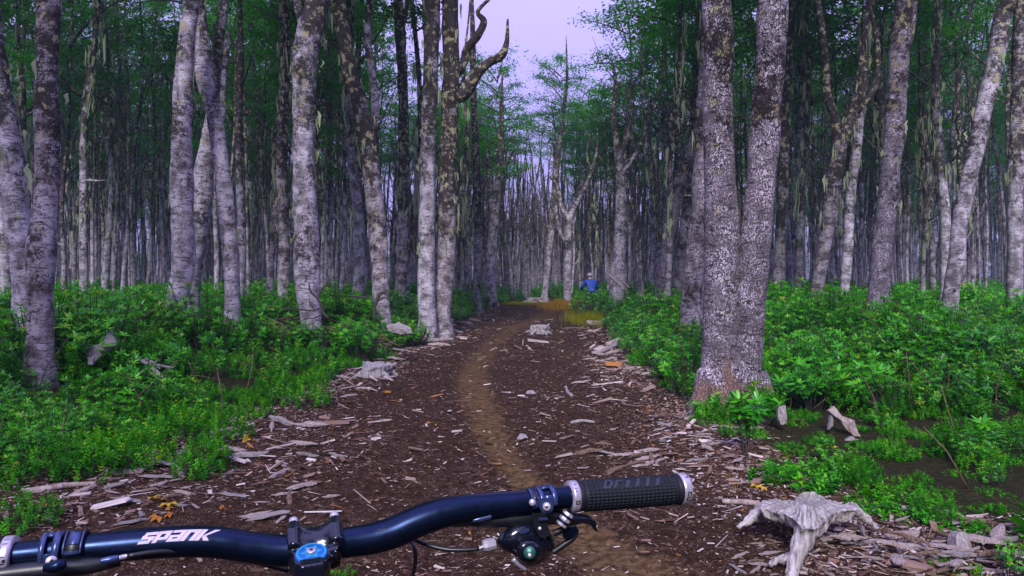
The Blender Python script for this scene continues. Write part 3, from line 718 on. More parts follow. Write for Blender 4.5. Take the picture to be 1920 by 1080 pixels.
# ---- points that carry instances of meshes of objects standing in the scene
def scatter(name, P, idx, rot, scl, sources, mat_kind, label):
    me = bpy.data.meshes.new(name); me.vertices.add(len(P)); me.vertices.foreach_set('co', np.asarray(P, np.float32).ravel())
    for nm, typ, val in (('rot', 'FLOAT_VECTOR', rot), ('scl', 'FLOAT_VECTOR', [s if np.ndim(s) else (s, s, s) for s in scl])):
        a = me.attributes.new(nm, typ, 'POINT'); a.data.foreach_set('vector' if typ == 'FLOAT_VECTOR' else 'value', np.asarray(val, np.float32).ravel())
    a = me.attributes.new('idx', 'INT', 'POINT'); a.data.foreach_set('value', np.asarray(idx, np.int32))
    me.update(); o = link(name, me)
    ng = bpy.data.node_groups.new(name, 'GeometryNodeTree')
    ng.interface.new_socket('Geometry', in_out='INPUT', socket_type='NodeSocketGeometry')
    ng.interface.new_socket('Geometry', in_out='OUTPUT', socket_type='NodeSocketGeometry')
    N = ng.nodes; gi = N.new('NodeGroupInput'); go = N.new('NodeGroupOutput'); jn = N.new('GeometryNodeJoinGeometry')
    def na(nm, t):
        q = N.new('GeometryNodeInputNamedAttribute'); q.data_type = t; q.inputs['Name'].default_value = nm; return q.outputs['Attribute']
    ar, as_, ai = na('rot', 'FLOAT_VECTOR'), na('scl', 'FLOAT_VECTOR'), na('idx', 'INT')
    for k, src in enumerate(sources):
        oi = N.new('GeometryNodeObjectInfo'); oi.transform_space = 'ORIGINAL'; oi.inputs['Object'].default_value = src
        cm = N.new('FunctionNodeCompare'); cm.data_type = 'INT'; cm.operation = 'EQUAL'
        ng.links.new(ai, [s for s in cm.inputs if s.type == 'INT' and s.name == 'A'][0]); [s for s in cm.inputs if s.type == 'INT' and s.name == 'B'][0].default_value = k
        ip = N.new('GeometryNodeInstanceOnPoints')
        ng.links.new(gi.outputs[0], ip.inputs['Points']); ng.links.new(cm.outputs[0], ip.inputs['Selection'])
        ng.links.new(oi.outputs['Geometry'], ip.inputs['Instance']); ng.links.new(ar, ip.inputs['Rotation']); ng.links.new(as_, ip.inputs['Scale'])
        ng.links.new(ip.outputs[0], jn.inputs[0])
    ng.links.new(jn.outputs[0], go.inputs[0])
    md = o.modifiers.new('scatter', 'NODES'); md.node_group = ng
    tag(o, label, None, None, 'stuff'); return o

# the wood beyond, where single stems can no longer be told apart
by_mesh = {}
for o in COL.objects:
    if o.type == 'MESH' and o.data not in by_mesh: by_mesh[o.data] = o
src = [by_mesh[t[0]] for t in TR] + [by_mesh[c] for c in CROWNS if c in by_mesh]
r = np.random.default_rng(21); P = []; I = []; R_ = []; S_ = []
def far_stem(d0, d1, x0, x1, thin, p_crown):
    d = math.sqrt(r.uniform(d0 * d0, d1 * d1)); p = W(r.uniform(x0, x1), 520, d); px = 960 + p[0] / p[1] * F
    if (d < 38 and outside(p[0], p[1]) < 1.5) or (905 < px < 1140 and p[1] < 36) or not free(p[0], p[1], 0.7): return
    t = int(r.integers(len(TR))); s_ = r.uniform(0.8, 1.1); rz = r.uniform(0, 6.28); g = gp(p[0], p[1]); w = thin * r.uniform(0.75, 1.2)
    if 700 < px < 1240: t = int(r.choice([0, 1, 3, 4, 6]))  # only pale bark in the centre, its colour standing in for haze and open light
    if 700 < px < 1240: s_ = min(s_ * 0.8, (1.35 + r.uniform(190, 330) / F * d) / TR[t][2])
    P.append(g); I.append(t); R_.append((r.normal(0, .045), r.normal(0, .045), rz)); S_.append((w, w, s_))
    if px > 690 and px < (1300 if d < 57 else 1245): return
    for q in range(int(p_crown) + (r.random() < p_crown % 1)):
        a = TR[t][3](TR[t][2] - 5.0)[0]; cz = a[2] * s_ - q * 2.0
        P.append((g[0] + (a[0] * math.cos(rz) - a[1] * math.sin(rz)) * w, g[1] + (a[0] * math.sin(rz) + a[1] * math.cos(rz)) * w, g[2] + cz))
        I.append(len(TR) + int(r.integers(len(src) - len(TR)))); R_.append((0, 0, r.uniform(0, 6.28))); S_.append(s_ * r.uniform(0.8, 1.1))
for k in range(420): far_stem(21, 58, -150, 890, 0.62, 0.06)
for k in range(300): far_stem(21, 58, 1180, 2070, 0.62, 0.1)
for k in range(170): far_stem(37, 60, 820, 1210, 0.62, 0.0)
for k in range(1500): far_stem(57, 125, -260, 2180, 0.75, 0.42)
for k in range(600): far_stem(57, 115, 760, 1240, 0.70, 0.12)
for k in range(240):      # the wood goes on behind the rider
    x, y = r.uniform(-38, 38), -r.uniform(1, 48)
    if abs(x + 0.3) < 3.4 + 0.02 * abs(y): continue
    t = int(r.integers(len(TR))); g = gp(x, y); P.append(g); I.append(t); R_.append((0, 0, r.uniform(0, 6.28))); S_.append(r.uniform(0.85, 1.1))
    if abs(x) > 4.6: P.append((x, y, g[2] + 8)); I.append(len(TR) + int(r.integers(len(src) - len(TR)))); R_.append((0, 0, r.uniform(0, 6.28))); S_.append(1.1)
for k in range(330):      # young growth that closes the wood at eye level
    d = r.uniform(98, 140); p = W(r.uniform(-260, 2180), 520, d)
    if 740 < 960 + p[0] / p[1] * F < 1230 and d < 126: continue
    P.append(gp(p[0], p[1], -0.6)); I.append(len(TR) + int(r.integers(len(src) - len(TR)))); R_.append((0, 0, r.uniform(0, 6.28))); S_.append(r.uniform(0.6, 1.0))
scatter('far_wood', P, I, R_, S_, src, None, 'far off wood of massed trunks and dark crowns behind the trees')

# ------------------------------------------------------------------ stumps and dead wood with a shape of their own
def fuse(b, voxel, mat, name, parent=None, loc=None, amp=0.0, freq=20.0, seed=0):
    """union of overlapping pieces into one skin, roughened along its normals"""
    me = b.mesh(name + '_raw', [mat]); o = link(name + '_raw', me)
    md = o.modifiers.new('r', 'REMESH'); md.mode = 'VOXEL'; md.voxel_size = voxel
    dg = bpy.context.evaluated_depsgraph_get(); ev = o.evaluated_get(dg)
    new = bpy.data.meshes.new_from_object(ev); bpy.data.objects.remove(o); bpy.data.meshes.remove(me)
    new.name = name
    n = len(new.vertices); co = np.empty(n * 3, np.float32); new.vertices.foreach_get('co', co); co = co.reshape(-1, 3)
    no = np.empty(n * 3, np.float32); new.vertex_normals.foreach_get('vector', no); no = no.reshape(-1, 3)
    if amp:
        q = co * freq; q[:, 2] *= 0.35
        co = co + no * (amp * fbm(q, seed, 3))[:, None]
        new.vertices.foreach_set('co', co.astype(np.float32).ravel())
    new.polygons.foreach_set('use_smooth', np.ones(len(new.polygons), bool))
    if not new.materials: new.materials.append(mat)
    new.update(); return link(name, new, parent, loc)

blocked = []            # discs kept free of shrubs: x, y, radius
# the big silvery stump, lower right
c0 = W(1510, 962, 3.42); sg = gz(c0[0], c0[1])[0]; base = np.array([c0[0], c0[1], sg])
def L(px, py, d): return W(px, py, d) - base
b = MB()
zt = base[2] + 0.19
def onz(px, py, z): d = (CAM_H - z) * F / (py - 520); return W(px, py, d) - base
ol = [(1428, 940), (1455, 934), (1490, 937), (1500, 930), (1530, 934), (1562, 938), (1598, 946), (1610, 957), (1585, 957), (1560, 962), (1546, 976), (1530, 992), (1504, 990), (1490, 974), (1468, 962), (1440, 957), (1424, 952)]
T3 = np.array([onz(x, y, zt + 0.012 * math.sin(x * 0.09)) for x, y in ol]); mid = T3.mean(0)
lo3 = mid + (T3 - mid) * 0.86 - np.array([0, 0, 0.055]); k = len(T3); ii_ = np.arange(k); jj_ = (ii_ + 1) % k
b.add(np.vstack([T3, lo3, mid - [0, 0, 0.022], mid - [0, 0, .07]]), np.stack([ii_ + k, jj_ + k, jj_, ii_], -1))
b.Q.append((np.stack([ii_, jj_, np.full(k, 2 * k)], -1), 0, np.full(k, .5))); b.Q.append((np.stack([jj_ + k, ii_ + k, np.full(k, 2 * k + 1)], -1), 0, np.full(k, .5)))
for pts in ([(1514, 968, 3.24, 50), (1512, 990, 3.15, 46), (1506, 1012, 3.11, 36), (1496, 1038, 3.08, 30), (1488, 1062, 3.05, 25), (1480, 1090, 3.0, 20)],
            [(1500, 1034, 3.14, 22), (1478, 1046, 3.11, 17), (1458, 1052, 3.09, 13), (1442, 1060, 3.07, 7)],
            [(1536, 968, 3.24, 34), (1536, 988, 3.17, 26), (1533, 1008, 3.15, 12)],
            [(1440, 954, 3.46, 26), (1418, 966, 3.42, 22), (1398, 980, 3.4, 14), (1382, 990, 3.38, 7)],
            [(1592, 952, 3.42, 26), (1612, 964, 3.44, 20), (1632, 980, 3.42, 14), (1648, 992, 3.4, 8)],
            [(1520, 952, 3.56, 60), (1516, 952, 3.7, 44), (1516, 960, 3.78, 30)],
            [(1450, 955, 3.55, 40), (1430, 958, 3.62, 30), (1420, 962, 3.66, 18)]):
    q = np.array([np.append(L(x, y, d), w * d / F / 2) for x, y, d, w in pts]); q = catmull(q, 14)
    b.tube(q[:, :3], q[:, 3], 10)
st = fuse(b, 0.005, M['stump'], 'tree_stump', None, tuple(base), 0.008, 55, 4)
tag(st, 'large bleached grey stump standing on arched roots, in the lower right corner of the photo', 'stump')
blocked.append((base[0], base[1], 0.55))

def stump(px, py, wpx, hpx, mat, label, seed, legs=5):
    g = G(px, py); d = g[1]; R0 = wpx * d / F / 2; H0 = hpx * d / F; r = np.random.default_rng(seed); b = MB()
    b.tube(np.array([[0, 0, -0.05], [0, 0, H0 * 0.5], [0.02, 0, H0 * 0.9], [0.02, 0, H0]]), [R0 * 0.8, R0 * 0.75, R0 * 0.74, R0 * 0.7], 16, namp=0.35, nfreq=4 / R0, seed=seed)
    for k in range(legs):
        a = k * 6.28 / legs + r.uniform(-0.4, 0.4); dv = np.array([math.cos(a), math.sin(a), 0]); l = R0 * r.uniform(1.0, 1.6)
        q = catmull(np.array([[*(dv[:2] * R0 * 0.2), H0 * 0.35], [*(dv[:2] * R0 * 0.65), H0 * 0.3], [*(dv[:2] * l * 0.8), H0 * 0.1], [*(dv[:2] * l), -0.03]]), 8)
        b.tube(q, np.linspace(R0 * 0.2, R0 * 0.06, 8), 8)
    o = fuse(b, max(0.008, R0 / 24), mat, 'tree_stump', None, tuple(g), R0 * 0.06, 6 / R0, seed)
    tag(o, label, 'stump'); blocked.append((g[0], g[1], R0 * 1.6)); return o
stump(706, 704, 78, 22, M['wood_grey'], 'low pale stump on the left edge of the trail with an orange brown side', 31)
stump(1010, 627, 40, 15, M['wood_grey'], 'small sawn stump in the middle of the trail far ahead', 32)
stump(842, 612, 24, 14, M['wood_grey'], 'round grey stump end among the shrubs on the left, far along the trail', 33, 3)
stump(1002, 567, 34, 8, M['wood_grey'], 'flat white root plate where the trail ends at the shrubs', 34, 6)

def slab(b, pts, th, mat=0, seed=0, n=7):
    """broken flake of wood: outline points in 3D (planar), given thickness and uneven edges"""
    P = np.array(pts, float); m_ = len(P); c = P.mean(0); N_ = np.cross(P[1] - P[0], P[2] - P[0]); N_ = N_ / np.linalg.norm(N_)
    r = np.random.default_rng(seed)
    pr = []
    for k in range(m_):
        a, e = P[k], P[(k + 1) % m_]
        for t in (0, 0.33, 0.66): pr.append(a + (e - a) * t + r.normal(0, 0.05, 3) * np.linalg.norm(e - a) * (t > 0))
    pr = np.array(pr); k = len(pr)
    up = pr * 1.0 + N_ * th / 2 + r.normal(0, th * 0.12, (k, 1)) * N_; lo = pr - N_ * th / 2
    V = np.vstack([up, lo, c + N_ * th * 0.8, c - N_ * th * 0.8]); i = np.arange(k); j = (i + 1) % k
    b.add(V, np.stack([i + k, j + k, j, i], -1), mat); b.Q.append((np.stack([i, j, np.full(k, 2 * k)], -1) + b.n - len(V), mat, np.full(k, 0.5)))
    b.Q.append((np.stack([j + k, i + k, np.full(k, 2 * k + 1)], -1) + b.n - len(V), mat, np.full(k, 0.5)))

def shard(pxs, d, th, mat, name, label, cat, seed, tilt=0.25):
    pts = np.array([W(x, y, d) for x, y in pxs]); o0 = pts.mean(0); low = pts[:, 2].min()
    o0[2] = gz(o0[0], o0[1])[0]; pts = pts - o0; pts[:, 1] += pts[:, 2] * tilt
    b = MB(); slab(b, pts, th, 0, seed); o = b.build(name, M[mat], None, tuple(o0), smooth_shade=False)
    tag(o, label, cat); blocked.append((o0[0], o0[1], 0.12)); return o
shard([(150, 655), (176, 648), (192, 620), (200, 634), (206, 648), (190, 662), (168, 684), (158, 672)], 7.3, 0.05, 'wood_grey', 'wood_shard', 'jagged bleached wood shard sticking up from the green ground cover on the left', 'wood shard', 1)
shard([(156, 672), (170, 670), (168, 686), (160, 686)], 7.28, 0.04, 'wood_grey', 'wood_shard', 'small grey stub under the jagged bleached shard', 'wood shard', 2)
shard([(-4, 658), (14, 640), (24, 640), (30, 650), (8, 660)], 7.6, 0.04, 'wood_grey', 'wood_shard', 'pale wood flake cut by the left edge of the photo', 'wood shard', 3)
shard([(1556, 772), (1568, 764), (1606, 806), (1612, 826), (1600, 822), (1580, 796)], 5.6, 0.05, 'wood_pink', 'wood_shard', 'split grey slab leaning over a dark hollow in the right shrubs', 'wood shard', 4)
shard([(1553, 806), (1563, 770), (1569, 766), (1562, 800)], 5.63, 0.04, 'wood_grey', 'wood_shard', 'bluish narrow stake propped under the leaning split slab', 'wood shard', 5)
shard([(1576, 832), (1596, 818), (1612, 830), (1606, 846), (1594, 848)], 5.5, 0.05, 'wood_grey', 'wood_shard', 'broken grey root end at the foot of the leaning slab', 'wood shard', 6)
shard([(1462, 764), (1476, 762), (1474, 795), (1464, 797)], 5.7, 0.04, 'wood_grey', 'wood_shard', 'upright grey stake behind the bright leaf rosettes on the right', 'wood shard', 7)
shard([(1782, 1028), (1794, 1000), (1808, 1000), (1816, 1022), (1818, 1036), (1800, 1050), (1764, 1052)], 3.28, 0.06, 'wood_grey', 'wood_shard', 'grey root knob standing up among the wood pieces on the far right', 'wood shard', 8)
shard([(1870, 1066), (1900, 1058), (1925, 1062), (1930, 1085), (1876, 1084)], 3.15, 0.07, 'wood_pink', 'wood_shard', 'thick pale chunk in the bottom right corner', 'wood shard', 9)

def limb(pts, label, mat='wood_grey', cat='branch', name='dead_branch', subs=(), sides=8, th=None):
    """lying or standing branch through pixel points (px, py, width px) at the depth of the ground, or px, py, w, d"""
    out = []
    for p in pts:
        if len(p) == 4: q = W(p[0], p[1], p[3]); d = p[3]
        else: q = G(p[0], p[1]); d = q[1]; q = q + np.array([0, 0, p[2] * d / F / 2 * 0.9])
        out.append(np.append(q, p[2] * d / F / 2))
    out = np.array(out); o0 = out[0, :3].copy(); o0[2] = gz(o0[0], o0[1])[0]
    b = MB(); q = catmull(np.append(out[:, :3] - o0, out[:, 3:], 1), len(pts) * 5); b.tube(q[:, :3], np.maximum(q[:, 3], .002), sides, namp=0.18, nfreq=22, seed=len(label))
    for s_ in subs:
        so = np.array([np.append(W(x, y, d) - o0, w * d / F / 2) for x, y, w, d in s_]); q = catmull(so, len(s_) * 4); b.tube(q[:, :3], np.maximum(q[:, 3], .0015), 6, namp=0.15, nfreq=20)
    o = b.build(name, M[mat], None, tuple(o0)); tag(o, label, cat); return o
limb([(1355, 944, 10), (1390, 946, 11), (1424, 950, 12)], 'straight pale stick lying left of the big grey stump', 'wood_pink', 'stick', 'stick')
limb([(212, 682, 5, 7.6), (238, 680, 5, 7.6), (270, 679, 5, 7.6)], 'pale straight stick resting on the ground cover on the left', 'wood_pink', 'stick', 'stick')
limb([(250, 668, 7, 7.6), (272, 680, 8, 7.5), (292, 696, 8, 7.4), (314, 716, 6, 7.3)], 'crossed grey twigs lying in the ground cover near the straight pale stick', 'wood_grey', 'branch', 'dead_branch',
     subs=[[(268, 676, 6, 7.52), (290, 684, 6, 7.5), (326, 690, 4, 7.5)], [(272, 672, 5, 7.5), (288, 680, 4, 7.5), (300, 692, 3, 7.45)], [(262, 700, 4, 7.4), (280, 688, 4, 7.4), (296, 676, 3, 7.4)], [(276, 701, 4, 7.4), (300, 702, 4, 7.4)]])
limb([(288, 634, 6, 10.4), (306, 628, 8, 10.3), (326, 628, 9, 10.3)], 'bleached bent root lying at the foot of the slanting pale trunk', 'wood_grey', 'root', 'bare_root', subs=[[(322, 630, 5, 10.3), (330, 640, 4, 10.2), (328, 654, 3, 10.2)], [(292, 640, 4, 10.3), (302, 646, 4, 10.3), (312, 640, 3, 10.3)]])
limb([(616, 596, 5, 10.6), (605, 585, 5, 10.6), (604, 574, 5, 10.6), (595, 560, 4, 10.6), (582, 545, 4, 10.6), (579, 528, 2, 10.6)], 'black twiggy branch spreading in front of the thick pale trunk', 'twig', 'branch', 'dead_branch',
     subs=[[(604, 576, 3, 10.6), (588, 582, 3, 10.6), (560, 580, 3, 10.6), (530, 578, 2, 10.6), (492, 574, 1.5, 10.6)], [(596, 560, 3, 10.6), (602, 545, 3, 10.6), (612, 534, 2, 10.6), (620, 530, 1, 10.6)], [(590, 582, 2.5, 10.6), (582, 570, 2, 10.6), (580, 558, 1, 10.6)],
           [(608, 588, 3, 10.6), (590, 596, 2.5, 10.6), (572, 598, 2, 10.6), (560, 606, 1, 10.6)], [(580, 543, 2, 10.6), (566, 540, 1.5, 10.6), (556, 534, 1, 10.6)]])
limb([(702, 598, 7, 12.4), (702, 580, 7, 12.4), (706, 566, 6, 12.4), (712, 552, 6, 12.4), (724, 546, 4, 12.4)], 'hooked black branch rising before the bending trunk', 'twig', 'branch', 'dead_branch',
     subs=[[(704, 568, 4, 12.4), (720, 558, 3, 12.4), (738, 566, 2, 12.4)], [(703, 572, 4, 12.4), (694, 560, 3, 12.4), (660, 555, 3, 12.4), (620, 554, 2, 12.4)]])
shard([(722, 612), (745, 606), (768, 616), (771, 627), (750, 630), (727, 623)], 10.3, 0.10, 'wood_grey', 'wood_shard', 'flaky grey log end low in the leaves below the bending trunk', 'log', 41)
limb([(812, 618, 4), (826, 628, 4), (836, 640, 3)], 'thin curved white twig at the left shrub edge', 'wood_grey', 'stick', 'stick')
limb([(1140, 650, 10), (1165, 643, 12), (1190, 634, 9)], 'pale root lying at the right edge of the trail below the shrubs', 'wood_pink', 'root', 'bare_root', subs=())
limb([(1110, 664, 5), (1134, 660, 7), (1160, 648, 9), (1176, 642, 6)], 'second pale branch lying on the right edge of the trail', 'wood_grey', 'branch')
limb([(785, 645, 7), (815, 641, 8), (850, 637, 5)], 'long pale sliver along the left edge of the trail below the shrubs', 'wood_pink', 'branch')
limb([(1142, 516, 6, 20), (1155, 528, 6, 20), (1164, 538, 5, 20)], 'bare bleached sticks poking from the shrubs right of the far person', 'wood_pink', 'branch', 'dead_branch', subs=[[(1158, 522, 4, 20), (1170, 530, 4, 20), (1180, 540, 3, 20)], [(1150, 536, 4, 20), (1162, 520, 3, 20), (1168, 508, 2, 20)]])
limb([(1072, 745, 7), (1064, 738, 6), (1062, 728, 4)], 'small forked grey twig on the trail, right of the tan track', 'wood_grey', 'stick', 'stick', subs=())
limb([(1690, 956, 9), (1740, 962, 13), (1790, 968, 10), (1808, 974, 6)], 'long weathered branch lying under low leaves on the right', 'wood_pink', 'branch')
limb([(1680, 1030, 14), (1720, 1032, 15), (1772, 1030, 12)], 'straight pale branch lying left of the grey root knob', 'wood_grey', 'branch')
limb([(45, 926, 10), (90, 922, 14), (130, 915, 12), (180, 910, 8)], 'long bleached branch on the bank at the lower left', 'wood_pink', 'branch')
limb([(370, 822, 8), (400, 816, 9), (436, 804, 5)], 'pale branch under the left shrubs where the wood scraps begin', 'wood_pink', 'branch')
limb([(340, 1052, 12), (368, 1038, 15), (402, 1034, 10)], 'rust brown crooked root below the handlebar logo', 'wood_brown', 'root', 'bare_root')
limb([(690, 795, 5), (735, 789, 4)], 'thin pale twig on the left half of the trail', 'wood_pink', 'stick', 'stick')
limb([(1070, 795, 5), (1092, 792, 7), (1115, 794, 5)], 'short grey stick on the trail above the right grip', 'wood_grey', 'stick', 'stick')

# heaps of brushwood behind the black branch
r = np.random.default_rng(3)
def heap(px, py, d, wpx, label, n):
    g = W(px, py, d); g[2] = gz(g[0], g[1])[0]; b = MB(); w = wpx * d / F
    for k in range(n):
        c = np.array([r.normal(0, w * 0.28), r.normal(0, 0.25), abs(r.normal(0.14, 0.14))]); a = r.uniform(-0.5, 0.5) + (0 if r.random() < 0.7 else 1.2); l = r.uniform(0.25, 0.8)
        dv = np.array([math.cos(a), r.normal(0, 0.5), r.normal(0, 0.3)]) * l / 2
        b.tube(np.array([c - dv, c + r.normal(0, 0.03, 3), c + dv]), [0.006, r.uniform(0.008, 0.02), 0.005], 5, tint=r.uniform(0, 1))
    o = b.build('brushwood_heap', M['wood_brown'], None, tuple(g)); tag(o, label, 'brushwood'); blocked.append((g[0], g[1], w * 0.5))
heap(548, 598, 11.6, 90, 'brown brushwood heap left of the thick pale trunk foot', 70)
heap(632, 596, 11.6, 70, 'brown brushwood heap right of the thick pale trunk foot', 60)
heap(700, 606, 11.9, 50, 'dark heap of sticks at the foot of the bending trunk', 40)

# ------------------------------------------------------------------ wood scraps on the trail
def scrap_mesh(seed, mat):
    r = np.random.default_rng(seed); b = MB(); n = 6
    t = np.linspace(-0.5, 0.5, n); w = (0.16 + 0.10 * r.random()) * np.array([0.3, 0.8, 1, 0.95, 0.8, 0.35]) * r.uniform(0.8, 1.2, n)
    cy = np.cumsum(r.normal(0, 0.03, n)); cz = 0.05 + r.normal(0, 0.015, n); th = 0.05 * np.array([0.4, 1, 1.1, 1, 0.8, 0.35]) * r.uniform(0.8, 1.5)
    V = []
    for k in range(n):
        for (sy, sz) in ((-0.5, -0.4), (0.5, -0.4), (0.42, 0.6), (-0.05, 1.0), (-0.45, 0.5)):
            V.append([t[k] + r.normal(0, 0.025), cy[k] + sy * w[k] + r.normal(0, 0.01), cz[k] + sz * th[k]])
    Q = [[k * 5 + j, k * 5 + (j + 1) % 5, (k + 1) * 5 + (j + 1) % 5, (k + 1) * 5 + j] for k in range(n - 1) for j in range(5)]
    b.add(np.array(V), Q); b.Q.append((np.array([[0, 2, 1], [0, 3, 2], [0, 4, 3], [25, 26, 27], [25, 27, 28], [25, 28, 29]]), 0, np.full(6, 0.5)))
    return b.mesh('wood_scrap', [M[mat]], smooth_shade=False)
SCRAPS = [scrap_mesh(60 + k, ('wood_pink', 'wood_grey', 'wood_pink', 'wood_brown', 'wood_pink', 'wood_grey', 'wood_pink')[k]) for k in range(7)]
r = np.random.default_rng(8)
BANDS = [ # polygon-free bands: n, px range, py range, size px range, label, group
    (62, (60, 640), (790, 985), (22, 85), 'weathered wood scrap in the litter strewn at the lower left of the trail', 'wood scraps on the lower left of the trail', lambda x, y: y > 985 - 0.33 * x - 25),
    (60, (1560, 1920), (985, 1080), (22, 95), 'weathered wood scrap in the heap right of the big grey stump', 'wood scraps beside the big stump', lambda x, y: True),
    (30, (1380, 1560), (1000, 1080), (14, 45), 'small wood scrap on the soil below the big grey stump', 'wood scraps below the big stump', lambda x, y: True),
    (34, (600, 900), (600, 760), (14, 48), 'pale wood scrap along the left edge of the trail ahead', 'wood scraps on the left trail edge', lambda x, y: abs(y - (740 - (x - 600) * 0.52)) < 38),
    (34, (1080, 1200), (615, 720), (10, 42), 'pale wood scrap along the right edge of the trail ahead', 'wood scraps on the right trail edge', lambda x, y: y > 600 + (x - 1080) * 0.1),
    (26, (1090, 1240), (830, 890), (18, 60), 'tawny wood scrap on the soil above the right grip', 'wood scraps above the grip', lambda x, y: True),
    (34, (1230, 1420), (780, 905), (14, 46), 'wood scrap in the litter near the foot of the big double trunk', 'wood scraps near the double trunk', lambda x, y: True)]
for (n, px, py, sz, lab, grp, ok) in BANDS:
    k = 0; first = {}
    while k < n:
        x, y = r.uniform(*px), r.uniform(*py)
        if not ok(x, y): continue
        k += 1; g = G(x, y); i = int(r.integers(len(SCRAPS)))
        if 'tawny' in lab and r.random() < 0.5: i = 3
        o = link('wood_scrap', SCRAPS[i]); s_ = math.exp(r.uniform(math.log(sz[0]), math.log(sz[1]))) * g[1] / F
        o.location = (g[0], g[1], g[2] + 0.002 + (r.uniform(0, 0.05) if 'heap' in lab else 0)); o.scale = (s_, s_ * r.uniform(0.6, 1.3), s_ * r.uniform(0.7, 1.6))
        o.rotation_euler = (r.normal(0, 0.12), r.normal(0, 0.12), r.normal(0.15, 0.55) if r.random() < 0.75 else r.uniform(0, 6.28)); tone = ('pale', 'grey', 'bleached', 'brown', 'whitish', 'silvery', 'light')[i]; size_ = 'long' if s_ * F / g[1] > 0.62 * sz[1] else ('tiny' if s_ * F / g[1] < 1.45 * sz[0] else 'middling'); lb_ = lab.replace('weathered ', '').replace('pale ', '').replace('small ', '').replace('tawny ', ''); tag(o, f'{size_} {tone} {lb_}', 'wood scrap', grp)

# white plastic litter and leaves fallen on the soil
shard([(984, 742), (988, 736), (1000, 735), (1008, 741), (1006, 746), (990, 747)], 7.85, 0.03, 'wood_grey', 'white_plastic_bit', 'nearest but one white plastic bit lying right of the tan track', 'plastic', 21, tilt=3)
shard([(969, 823), (974, 818), (986, 818), (990, 823), (982, 826)], 5.75, 0.02, 'wood_grey', 'white_plastic_bit', 'white plastic bit on the right rim of the tan track, nearest of the two', 'plastic', 22, tilt=3)
bl = MB(); rr_ = np.random.default_rng(2)
for k in range(3):
    a = (k - 1) * 0.9; V, Q = leaf_quads(np.zeros((1, 3)), unit(np.array([[math.cos(a), math.sin(a), 0.12]])), np.array([[0, 0, 1.0]]), np.array([1.0]), np.array([0.55]), 0.2); bl.add(V, Q, 0, 0.3 + 0.2 * k)
LEAF = bl.mesh('fallen_leaf', [M['leaf_orange']])
for (x, y, s_, lab, grp) in [(300, 942, 30, 0, 0), (316, 950, 34, 0, 0), (322, 968, 30, 0, 0), (298, 975, 32, 0, 0), (286, 938, 26, 0, 0), (310, 962, 26, 0, 0), (86, 950, 24, 1, 1), (98, 952, 20, 1, 1), (54, 962, 22, 1, 1),
                          (455, 828, 26, 2, 2), (466, 826, 22, 2, 2), (412, 956, 18, 2, 2), (730, 740, 20, 3, 3), (1418, 914, 26, 4, 4), (1430, 918, 20, 4, 4), (960, 1026, 16, 5, 5), (878, 1004, 14, 5, 5)]:
    g = G(x, y); o = link('fallen_leaf', LEAF, None, (g[0], g[1], g[2] + 0.02)); q = s_ * g[1] / F * 0.62; o.scale = (q, q, q); o.rotation_euler = (r.normal(0, 0.3), r.normal(0, 0.3), r.uniform(0, 6.28))
    tag(o, ['orange leaf in the small bunch above the handlebar logo', 'orange leaf by the low left bush near the photo edge', 'orange leaf among the wood scraps on the left of the trail', 'yellow leaf alone on the left half of the trail', 'orange leaf beside the dry grass tuft left of the stump', 'orange leaf on the soil beside the bike cables'][lab], 'leaf',
        ['leaves above the logo', 'leaves at the left', 'leaves among scraps', None, 'leaves by the tuft', 'leaves by the cables'][grp])

# small chips and bark crumbs: tens of thousands
r = np.random.default_rng(77); n = 95000
d = np.exp(r.uniform(math.log(2.5), math.log(30), n)); u = r.random(n)
x = xl(d) - 0.35 + (xr(d) - xl(d) + 0.7) * u
edge = np.minimum(x - xl(d), xr(d) - x)
keep = (r.random(n) > track(x, d) * 0.7) & (r.random(n) < np.clip(1.15 - 0.30 * np.minimum(edge, 1.6), 0.55, 1))
pn = fbm(np.stack([x, d, 0 * x], -1) * 1.7, 5, 2); keep &= r.random(n) < np.clip(0.75 + 0.6 * pn, 0.2, 1)
x = x[keep]; d = d[keep]; n = len(x)
ed = np.clip(1 - np.minimum(x - xl(d), xr(d) - x) / 0.8, 0, 1)
Ln = np.exp(r.normal(math.log(0.0105), 0.55, n)) * (1 + 0.7 * ed) * (1 + 0.025 * d); Ln = np.minimum(Ln, 0.07); Wn = Ln * r.uniform(0.15, 0.5, n); Hn = Wn * r.uniform(0.25, 0.6, n)
az = r.normal(0.15, 0.8, n); ti = r.normal(0, 0.25, n)
U = np.stack([np.cos(az) * np.cos(ti), np.sin(az) * np.cos(ti), np.sin(ti)], -1); S = np.stack([-np.sin(az), np.cos(az), r.normal(0, 0.2, n)], -1); N_ = np.cross(U, S)
C = np.stack([x, d, gz(x, d) + Hn * r.uniform(-0.25, 0.4, n) + 0.0005], -1); V = []
for sz in (-1, 1):
    for sy in (-1, 1):
        for sx in (-1, 1):
            tp = r.uniform(0.45, 1.0, n)
            V.append(C + U * (sx * Ln / 2 * (0.8 + 0.2 * tp))[:, None] + S * (sy * Wn / 2 * tp)[:, None] + N_ * (sz * Hn / 2)[:, None])
V = np.stack(V, 1).reshape(-1, 3); f = np.array([[4, 5, 7, 6], [0, 1, 5, 4], [2, 6, 7, 3], [1, 3, 7, 5], [0, 4, 6, 2]])
Q = (np.arange(n)[:, None, None] * 8 + f[None]).reshape(-1, 4)
tint = np.clip(r.beta(1.3, 2.3, n) + 0.15 * ed, 0, 0.88); tint = np.where(r.random(n) < 0.02, 0.97, tint)
ch = MB().add(V, Q, 0, np.repeat(tint, 5)).build('wood_chips', M['chips'], smooth_shade=False)
tag(ch, 'wood chips and bark crumbs strewn over the trail', kind='stuff')

